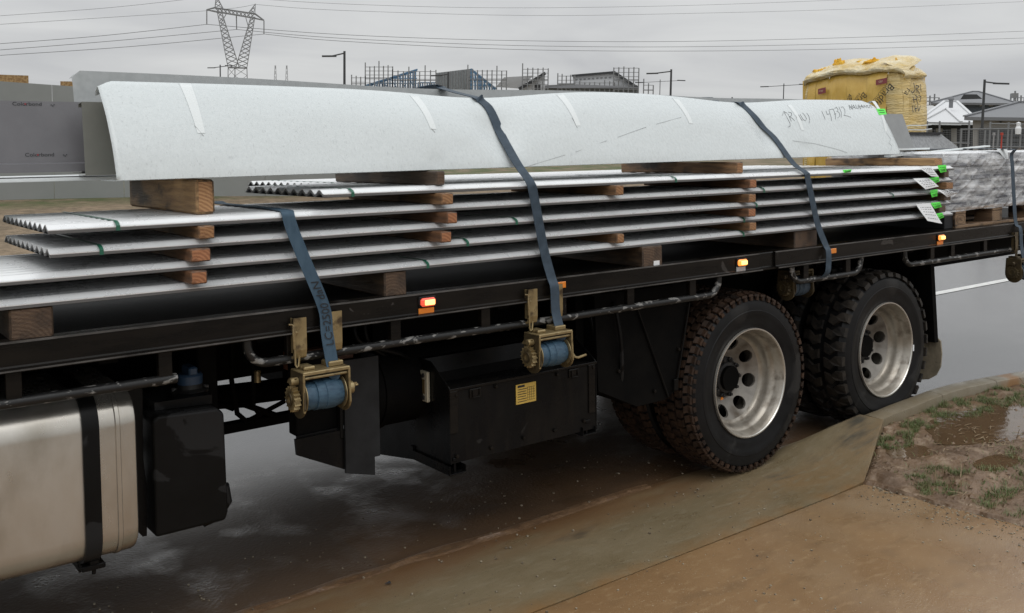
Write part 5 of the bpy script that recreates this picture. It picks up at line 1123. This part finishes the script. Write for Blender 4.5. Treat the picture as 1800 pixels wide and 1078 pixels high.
lattice(m, PP(401, 120), PP(413, 120), PP(399, 245), PP(413, 245), 9, .32); lattice(m, PP(413, 120), PP(434, 119), PP(413, 245), PP(438, 245), 9, .32); m.beam(PP(401, 119), PP(434, 120), .4); part('lower_body', m, BGM['steel'], pyl)
m = MB()
for dp in (-1, 1): lattice(m, PP(378, 14, dp), PP(381, 21, dp), PP(448, 24.5, dp), PP(446, 32, dp), 10, .30)
for e, a, b in (((363, 17.5), (379, 13.5), (383, 21.5)), ((464, 36), (448, 24.5), (446, 32))):
    for dp in (-1, 1): m.beam(PP(*e), PP(*a, dp), .3); m.beam(PP(*e), PP(*b, dp), .3)
part('cross_arm', m, BGM['steel'], pyl)
m = MB()
for e, a, b in (((380, -8), (378, 14), (392, 15)), ((449, 7), (437, 23), (448, 25))):
    for dp in (-1, 1): lattice(m, PP(*e), PP(*e), PP(*a, dp), PP(*b, dp), 3, .25)
part('earth_peak', m, BGM['steel'], pyl)
m = MB(); m.beam(PP(388, 42), PP(398, 24), .2); m.beam(PP(437, 49), PP(432, 31), .2); part('knee_brace', m, BGM['steel'], pyl)
ATT = [(363.5, 43), (416, 52), (464, 60)]; TOPS = [(363.5, 18), (415.5, 28), (464, 36.5)]
for a, b in zip(TOPS, ATT): m = MB(); m.tube([PP(*a), PP(*b)], .16, 6); part('insulator', m, BGM['steel'], pyl)
# conductors: each hangs in its own vertical plane through the pylon arm
ndir = Vector((math.cos(R(-12)), math.sin(R(-12)), 0))
def wire(att, left, right, label, r=.075):
    p0 = PP(*att); nrm = Vector((-ndir.y, ndir.x, 0)); m = MB(); pts = []
    on = lambda px, py: CAM+ray(px, py)*((p0-CAM).dot(nrm)/ray(px, py).dot(nrm))
    A = [on(*q) for q in left[::-1]+[att]]; B = [on(*q) for q in [att]+right]
    m.tube(spline(A, 5)+spline(B, 5)[1:], r, 5); solo('power_line', m, BGM['wire'], label, 'cable', 'power lines in the sky', frame=IDM)
wire(ATT[0], [(180, 63), (0, 77)], [(600, 61), (900, 71.5), (1200, 73), (1500, 66), (1800, 55)], 'upper of the three main power lines crossing the sky')
wire(ATT[1], [(200, 72), (0, 88)], [(600, 67.5), (900, 80), (1200, 82.5), (1500, 76.5), (1800, 67)], 'middle of the three main power lines crossing the sky')
wire(ATT[2], [(230, 82), (0, 97.5)], [(600, 72.5), (900, 87), (1200, 90), (1500, 86), (1800, 77)], 'lowest of the three main power lines crossing the sky')
wire((380, -7), [(200, 13), (0, 28)], [(600, 7), (885, 14), (1200, 10), (1480, 0)], 'topmost thin earth wire at the upper edge of the sky', .05)
wire((449, 8), [(365, 19), (0, 43)], [(600, 18.5), (930, 27.5), (1200, 24), (1500, 16), (1800, 3)], 'second thin earth wire, above the three main lines', .05)
for px, lab in ((484, 'left of the two tiny distant pylons'), (504, 'right of the two tiny distant pylons')):
    t = bgthing('distant_pylon', lab, 'pylon', px, 900); m = MB(); lattice(m, at(px-.7, 115, 900), at(px+.7, 115, 900), at(px-5, 205, 900), at(px+5, 205, 900), 10, .55); part('lattice_tower', m, BGM['steel'], t)
# street lamps
def lamp(px, ytop, D, arm, label, head=22, double=False, rise=6, rad=.075):
    t = bgthing('street_lamp', label, 'street lamp', px, D, 'street lamps'); top = at(px, ytop, D); f, r_ = basis(px, D); m = MB()
    m.tube([(top.x, top.y, -.36), (top.x, top.y, top.z)], [rad*1.25, rad], 8); part('pole', m, BGM['pole'], t)
    for s in ((-1, 1) if double else (arm,)):
        L = head/FPX*D*1.15; a = top-Vector((0, 0, (5/FPX*D)*.7)); e = a+r_*L*s+Vector((0, 0, -rise/FPX*D*(1 if not double else -s*.35)))
        m = MB(); m.tube([a, e], rad*.6, 6); part('arm', m, BGM['pole'], t)
        m = MB(); m.beam(e-r_*.35*s+Vector((0, 0, .02)), e+r_*.55*s-Vector((0, 0, .01)), .26, .10); part('lamp_head', m, BGM['pole'], t)
lamp(605.5, 90, 62, -1, 'tall dark street lamp right of the pylon', 20)
lamp(387, 114, 120, 1, 'double-armed street lamp at the foot of the pylon', 11, True)
lamp(788, 127, 80, -1, 'dark street lamp in front of the grey-clad half-built house', 16, rise=3)
lamp(1180, 122, 75, -1, 'street lamp right of the scaffolding, left of the yellow bale', 26, rise=4)
lamp(1160.5, 140, 110, 1, 'thin double-armed street lamp just right of the scaffolding', 30, True, rad=.04)
lamp(1378, 147, 110, 1, 'thin double-armed street lamp left of the yellow bale', 26, True, rad=.05)
lamp(1287, 171, 110, 1, 'low street lamp head peeping over the flashing', 12, rise=2)
lamp(1731, 140, 66, 1, 'tall dark street lamp in front of the suburban houses', 18, rise=3)
# half-built terraces with scaffolding
def scaff(px0, px1, y0, y1, D, label, n=None, ext=()):
    t = bgthing('scaffolding', label, 'scaffolding', (px0+px1)/2, D, 'scaffolding round the half-built houses'); n = n or max(3, int((px1-px0)/8)); m = MB(); rs = random.Random(px0)
    for dep in (0,):
        for i in range(n+1):
            px = px0+(px1-px0)*i/n; top = at(px, y0-(rs.random()*4 if i % 3 else rs.random()*12), D); b = at(px, y1, D); f, r_ = basis(px, D); m.beam(b+f*dep, Vector((b.x, b.y, top.z))+f*dep, .13)
    part('standards', m, BGM['scaf'], t); m = MB(); k = max(2, int((y1-y0)/6.5))
    for dep in (0,):
        for j in range(k+1):
            y = y0+(y1-y0)*j/k; a = at(px0, y, D); b = at(px1, y, D); f, r_ = basis((px0+px1)/2, D); m.beam(a+f*dep, b+f*dep, .085)
    part('ledgers', m, BGM['scaf'], t); m = MB()
    y = y0+(y1-y0)*.45; a = at(px0, y, D); b = at(px1, y, D); m.beam(a+f*.7, b+f*.7, 1.2, .08); part('boards', m, BGM['scaf'], t)
DH = 160
def poly3(pts, D, dep, mb):
    f, r_ = basis(sum(p[0] for p in pts)/len(pts), D); a = [at(*p, D) for p in pts]; n = len(a); mb.add(a+[v+f*dep for v in a], [tuple(range(n)), tuple(range(n, 2*n))[::-1]]+[(i, (i+1) % n, n+(i+1) % n, n+i) for i in range(n)]); return mb
def studs(px0, px1, ytop, ybot, D, dep, mb, step=4, w=.16):
    px = px0
    while px <= px1: a = at(px, ytop(px), D); b = at(px, ybot, D); f, r_ = basis(px, D); mb.beam(a+f*dep, Vector((a.x, a.y, b.z))+f*dep, w); px += step
h1 = bgthing('half_built_house', 'blue steel house frame with a low sloping roof, leftmost of the half-built houses', 'house frame', 690, DH)
yt = lambda px: 151-(px-640)*.31
m = MB(); studs(645, 733, yt, 245, DH, 0, m, 4.5); studs(645, 733, lambda p: yt(p)+2, 245, DH, 5, m, 4.5); part('wall_studs', m, BGM['blue'], h1)
m = MB()
for dep in [i*.9 for i in range(8)]: f, r_ = basis(690, DH); m.beam(at(641, 151, DH)+f*dep, at(734, 122, DH)+f*dep, .16, .22)
for px in range(645, 735, 6): f, r_ = basis(px, DH); m.beam(at(px, yt(px)-.6, DH), at(px, yt(px)-.6, DH)+f*6.3, .12)
part('rafters', m, BGM['blue'], h1); m = MB(); poly3([(640, 152), (690, 131), (690, 134), (648, 152)], DH-1, .1, m); m = MB()
for k in range(5): m.beam(at(655+15*k, yt(655+15*k), DH-.2), at(668+15*k, 155, DH-.2), .14)
for yy in (138, 147, 158): m.beam(at(max(645, 640+(151-yy)/.31), yy, DH-.2), at(733, yy, DH-.2), .14)
part('bracing', m, BGM['blue'], h1)
h1b = bgthing('half_built_house', 'low row of blue wall frames between the two blue half-built houses', 'house frame', 750, DH)
m = MB(); studs(735, 768, lambda p: 145, 245, DH, 2, m, 4); m.beam(at(735, 145, DH)+f*2, at(768, 145, DH)+f*2, .2); m.beam(at(735, 152, DH)+f*2, at(768, 152, DH)+f*2, .2); part('wall_studs', m, BGM['blue'], h1b)
h2 = bgthing('half_built_house', 'half-built house with grey clad wall and blue roof trusses', 'house frame', 815, DH)
m = MB(); poly3([(766, 128.5), (828, 121), (828, 245), (766, 245)], DH, .3, m); part('clad_wall', m, BGM['clad'], h2)
for k in range(13): px = 768+k*4.8; m = MB(); a = at(px, 128.5-(px-766)*.121, DH-.1); b = at(px, 158, DH-.1); m.beam(a, Vector((a.x, a.y, b.z)), .13); part('cladding_rib', m, BGM['scaf'], h2)
m = MB(); yt2 = lambda px: 121+(px-828)*.80
for dep in (0, 4, 8):
    f, r_ = basis(850, DH); m.beam(at(828, 121, DH)+f*dep, at(872, 156, DH)+f*dep, .2); m.beam(at(828, 121, DH)+f*dep, at(828, 245, DH)+f*dep, .2)
studs(831, 870, yt2, 245, DH, 0, m, 4.2); studs(831, 870, yt2, 245, DH, 4, m, 5)
for k in range(8): m.beam(at(830+k*5, yt2(830+k*5), DH), at(836+k*5, 158, DH), .12)
for yy in (132, 141, 150): m.beam(at(828, yy, DH), at(828+(yy-121)/.8, yy, DH), .12)
part('truss_frame', m, BGM['blue'], h2)
h3 = bgthing('half_built_house', 'half-built house with a pale grey sloping roof and dark raking wall', 'house', 915, DH)
m = MB(); poly3([(914, 156), (958, 129.5), (958, 245), (914, 245)], DH, .4, m); part('wall', m, BGM['wrap'], h3)
m = MB(); poly3([(872, 153), (886, 136), (938, 133), (914, 156)], DH-.3, .3, m); part('roof', m, mat('pale_roof', (.38, .385, .39), .5), h3)
m = MB(); m.beam(at(912, 157, DH-.4), at(959, 128.5, DH-.4), .4, .5); part('fascia', m, BGM['dark'], h3)
for (a, b) in (((940, 148), (950, 158)),): m = MB(); poly3([(a[0], a[1]), (b[0], a[1]), (b[0], b[1]), (a[0], b[1])], DH-.1, .3, m); part('window', m, BGM['dark'], h3)
h4 = bgthing('half_built_house', 'half-built house wrapped in white printed building paper, right of the others', 'house', 1060, DH)
m = MB(); poly3([(1007, 134), (1080, 128), (1080, 245), (1007, 245)], DH, 8, m); part('wrapped_wall', m, mat('white_wrap', (.60, .61, .62), .6), h4)
m = MB(); poly3([(1080, 128), (1119, 154), (1119, 245), (1080, 245)], DH, 8, m); part('side_wall', m, BGM['wrap'], h4)
for k in range(9): m = MB(); poly3([(1011+k*7.4, 139.2-k*.5), (1015+k*7.4, 138.9-k*.5), (1015+k*7.4, 141-k*.5), (1011+k*7.4, 141.3-k*.5)], DH-.15, .1, m); part('print', m, BGM['scaf'], h4)
m = MB(); m.beam(at(1005, 133.5, DH-.3), at(1081, 127, DH-.3), .4, .35); m.beam(at(1079, 127, DH-.3), at(1121, 154.5, DH-.3), .4, .45); part('eaves', m, BGM['dark'], h4)
m = MB(); poly3([(958, 150), (1008, 148), (1122, 153), (1122, 156), (958, 155)], DH-3, 2.5, m); part('lower_roof', m, BGM['roofg'], h4)
m = MB(); poly3([(958, 155), (1122, 156), (1122, 245), (958, 245)], DH-2, 1.5, m); part('lower_wall', m, BGM['clad'], h4)
for px in (1020, 1045, 1085): m = MB(); poly3([(px, 157), (px+9, 157), (px+9, 164), (px, 164)], DH-2.1, .3, m); part('window', m, BGM['dark'], h4)
scaff(642, 690, 118, 160, DH-3, 'scaffold bay at the left end of the blue house frame'); scaff(618, 642, 137, 160, DH-3, 'low scaffold bay furthest left', 3)
scaff(690, 766, 126, 160, DH-3, 'scaffold between the two blue half-built houses', 8); scaff(822, 890, 125, 160, DH-3, 'scaffold over the blue roof trusses', 8)
scaff(918, 963, 122, 162, DH-3, 'scaffold at the raking wall of the pale-roofed house', 5); scaff(980, 1010, 134, 163, DH-3, 'narrow scaffold left of the paper-wrapped house', 4)
scaff(1010, 1080, 146, 164, DH-3, 'low scaffold across the paper-wrapped wall', 8); scaff(1078, 1122, 120, 165, DH-3, 'tall scaffold at the right end of the paper-wrapped house', 5); scaff(1131, 1148, 150, 168, DH-3, 'small detached scaffold right of the paper-wrapped house', 2)
# suburban houses on the right
def hip(t, px0, px1, ye, yr, rx0, rx1, D, dep, matl, over=.3):
    f, r_ = basis((px0+px1)/2, D); a, b = at(px0, ye, D), at(px1, ye, D); b.z = a.z; c_, d_ = at(rx0, yr, D)+f*dep*.5, at(rx1, yr, D)+f*dep*.5; d_.z = c_.z = at((rx0+rx1)/2, yr, D).z*(1+0)+(0)
    vs = [a, b, b+f*dep, a+f*dep, c_, d_]; dn = Vector((0, 0, -.22)); m = MB(); m.add(vs+[v+dn for v in vs[:4]], [(0, 1, 5, 4), (1, 2, 5), (2, 3, 4, 5), (3, 0, 4), (0, 6, 7, 1), (1, 7, 8, 2), (2, 8, 9, 3), (3, 9, 6, 0), (6, 9, 8, 7)])
    r2 = part('roof', m, matl, t)
    for p, q in ((a, c_), (b, d_), (c_, d_)): m = MB(); m.beam(p+Vector((0, 0, .05)), q+Vector((0, 0, .05)), .22, .08); part('ridge_cap', m, matl, r2)
    return a, b, f
def walls(t, px0, px1, ye, D, dep, matl, yb=275): m = MB(); poly3([(px0, ye), (px1, ye), (px1, yb), (px0, yb)], D, dep, m); part('wall', m, matl, t)
g = bgthing('house', 'grey-roofed house with a dark garage door at the right edge', 'house', 1790, 70)
hip(g, 1695, 1930, 205.5, 178, 1788, 1850, 70, 11, BGM['roofg']); walls(g, 1710, 1920, 208, 70.6, 9.5, BGM['brick'])
m = MB(); poly3([(1720, 226), (1812, 226), (1812, 275), (1720, 275)], 70.45, .1, m); gd = part('garage_door', m, mat('garage_steel', (.085, .09, .095), .5), g)
for k in range(4): m = MB(); m.beam(at(1720, 233+k*8, 70.4), at(1812, 233+k*8, 70.4), .05, .04); part('panel_joint', m, BGM['dark'], gd)
m = MB(); poly3([(1757, 213.5), (1761, 213.5), (1761, 216), (1757, 216)], 70.4, .1, m); part('wall_light', m, BGM['dark'], g)
h = bgthing('house', 'low house with a bright white hip roof', 'house', 1665, 84)
hip(h, 1612, 1722, 213.5, 176, 1660, 1683, 84, 12, BGM['roofw']); walls(h, 1618, 1712, 216, 84.6, 10, BGM['dark'])
hip(h, 1619, 1690, 214.3, 191.5, 1661, 1664, 82, 3.5, BGM['roofw'])
for px, w_ in ((1625, 14), (1645, 12), (1672, 10)): m = MB(); poly3([(px, 226), (px+w_, 226), (px+w_, 258), (px, 258)], 84.4, .1, m); part('window', m, BGM['wall'], h)
m = MB(); p = at(1672, 177, 87); m.lathe([(.16, -.6), (.16, .02), (.24, .1), (.18, .28), (0, .33)], p, 'z', 12); part('roof_vent', m, BGM['roofg'], h, 40)
bk = bgthing('house', 'large grey hip-roofed two-storey house behind the white roof', 'house', 1712, 115)
hip(bk, 1636, 1789, 180.5, 157.5, 1709, 1721, 115, 16, BGM['roofg']); walls(bk, 1655, 1775, 182, 116, 13, BGM['bluewall'])
m = MB(); poly3([(1694, 166), (1717, 166), (1727, 174), (1688, 175)], 114.6, .2, m); m.v = [(v[0], v[1], v[2]) for v in m.v]; part('solar_panels', m, BGM['dark'], bk)
for px, w_ in ((1738, 8), (1757, 6), (1722, 7)): m = MB(); poly3([(px, 180.5), (px+w_, 180.5), (px+w_, 187), (px, 187)], 115.8, .1, m); part('window', m, BGM['wall'], bk)
scaff(1618, 1650, 172, 185, 125, 'faint scaffold left of the large grey roof', 4); scaff(1776, 1800, 172, 186, 125, 'faint scaffold right of the large grey roof', 4)
mt = bgthing('antenna_mast', 'small mast with antennas beyond the grey roofs at the right edge', 'mast', 1784, 220)
m = MB(); m.beam(at(1784.5, 160, 220), at(1784.5, 200, 220), .35); m.beam(at(1781, 166, 220), at(1788, 166, 220), .3); m.beam(at(1781.5, 164, 220), at(1781.5, 172, 220), .7); m.beam(at(1787, 164, 220), at(1787, 172, 220), .7); part('mast', m, BGM['steel'], mt)
# temporary fence
fe = bgthing('site_fence', 'wire site fence with tube posts in front of the suburban houses', 'fence', 1710, 58)
for px, yt_ in ((1630, 213), (1652, 213), (1690, 226), (1704, 212.5), (1741, 214), (1755, 228), (1773, 215), (1779, 227), (1795, 217), (1820, 217), (1732, 229)):
    m = MB(); a, b = at(px, yt_, 58), at(px, 262, 58); m.tube([Vector((a.x, a.y, -.3)), a], .05, 7); part('post', m, BGM['fence'], fe, 40)
for (a, b) in (((1615, 215.5), (1705, 217)), ((1690, 227.5), (1830, 226)), ((1741, 217.5), (1830, 219)), ((1615, 250), (1705, 252)), ((1705, 258), (1830, 259))): m = MB(); m.tube([at(*a, 58), at(*b, 58)], .03, 6); part('rail', m, BGM['fence'], fe, 40)
m = MB()
for k in range(40): a, b = at(1616+k*5.4, 228, 58.05), at(1616+k*5.4, 260, 58.05); m.beam(a, b, .012)
for k in range(8): m.beam(at(1616, 229+k*4, 58.05), at(1830, 229+k*4, 58.05), .012)
o = part('wire_mesh', m, BGM['fence'], fe); o['kind'] = 'stuff'
m = MB(); a = at(1790, 226, 57.8); m.lathe([(.0, .35), (.12, .3), (.1, .12), (.16, 0), (.14, -.3), (0, -.32)], a, 'z', 8); solo('white_tag', m, M['paper'], 'small white tag hanging on the site fence at the right edge', 'tag', frame=IDM)
for px, c_, lab in ((1761, (.45, .05, .03), 'red marker stake before the dark garage door'), (1747, (.3, .3, .3), 'pale marker stake left of the red one')):
    m = MB(); a = at(px, 238, 55); m.tube([Vector((a.x, a.y, -.3)), Vector((a.x, a.y, a.z))], .035, 6); m.box(a.x-.05, a.x+.05, a.y-.05, a.y+.05, a.z, a.z+.14); solo('marker_stake', m, mat('stake', c_, .6), lab, 'stake', frame=IDM)
def shrub(px, py, D, h, w, label):
    t = bgthing('shrub', label, 'shrub', px, D, 'brown shrubs by the site fence'); rs = random.Random(px); m = MB(); b = at(px, py, D); b.z = -.36
    for _ in range(420):
        p = b+Vector((rs.gauss(0, w*.4), rs.gauss(0, w*.4), h*rs.random()**.8)); s = .05+.06*rs.random(); d1 = Vector((rs.gauss(0, 1), rs.gauss(0, 1), rs.gauss(0, 1))).normalized()*s; d2 = Vector((rs.gauss(0, 1), rs.gauss(0, 1), rs.gauss(0, 1))).normalized()*s; m.add([p-d1, p+d2, p+d1, p-d2], [(0, 1, 2, 3)])
    part('foliage', m, BGM['shrub'], t); m = MB()
    for _ in range(7): m.beam(b, b+Vector((rs.gauss(0, w*.3), rs.gauss(0, w*.3), h*.8)), .04)
    part('stems', m, BGM['shrub'], t)
shrub(1782, 262, 52, 1.0, 1.2, 'brown shrub before the fence, left of the edge'); shrub(1799, 262, 50, 1.1, 1.3, 'brown shrub before the fence, at the right edge'); shrub(1740, 268, 52, .6, .9, 'low brown shrub before the garage, half hidden')
# grey sheet hoarding and strand boards on the left
ho = thing('steel_hoarding', 'grey steel-sheet hoarding seen below and left of the flashings', 'hoarding', tuple(Vector((at(200, 330, 23.5).x, at(200, 330, 23.5).y, -.36))), IDM)
pxs = [-260, -140, -20, 91, 215, 340, 465, 590, 640]
for a, b in zip(pxs, pxs[1:]):
    tp_ = lambda p: 143+p*.07; m = MB(); A, B = at(a+.4, tp_(a), 23.5), at(b-.4, tp_(b), 23.5); f, r_ = basis(200, 23.5)
    vs = [Vector((A.x, A.y, -.37)), Vector((B.x, B.y, -.37)), B, A]; m.add(vs+[v+f*.06 for v in vs], [(0, 1, 2, 3), (7, 6, 5, 4), (0, 4, 5, 1), (2, 6, 7, 3), (1, 5, 6, 2), (3, 7, 4, 0)]); part('panel', m, BGM['hoard'], ho)
for (a, b, y, D, lab) in ((-40, 50, 130, 24.6, 'upright strand board showing over the hoarding at the left edge'), (106, 160, 143, 24.6, 'small strand board corner beside the pale grey flashing')):
    m = MB(); A, B = at(a, y, D), at(b, y+(3 if y == 130 else 1), D); f, r_ = basis(a, D); vs = [Vector((A.x, A.y, -.37)), Vector((B.x, B.y, -.37)), B, A]; m.add(vs+[v+f*.3 for v in vs], [(0, 1, 2, 3), (7, 6, 5, 4), (0, 4, 5, 1), (2, 6, 7, 3), (1, 5, 6, 2), (3, 7, 4, 0)]); solo('strand_board', m, BGM['osb'], lab, 'board', frame=IDM)
for o in bpy.data.objects:
    if '_b' in o: del o['_b']
S.render.engine = 'CYCLES'
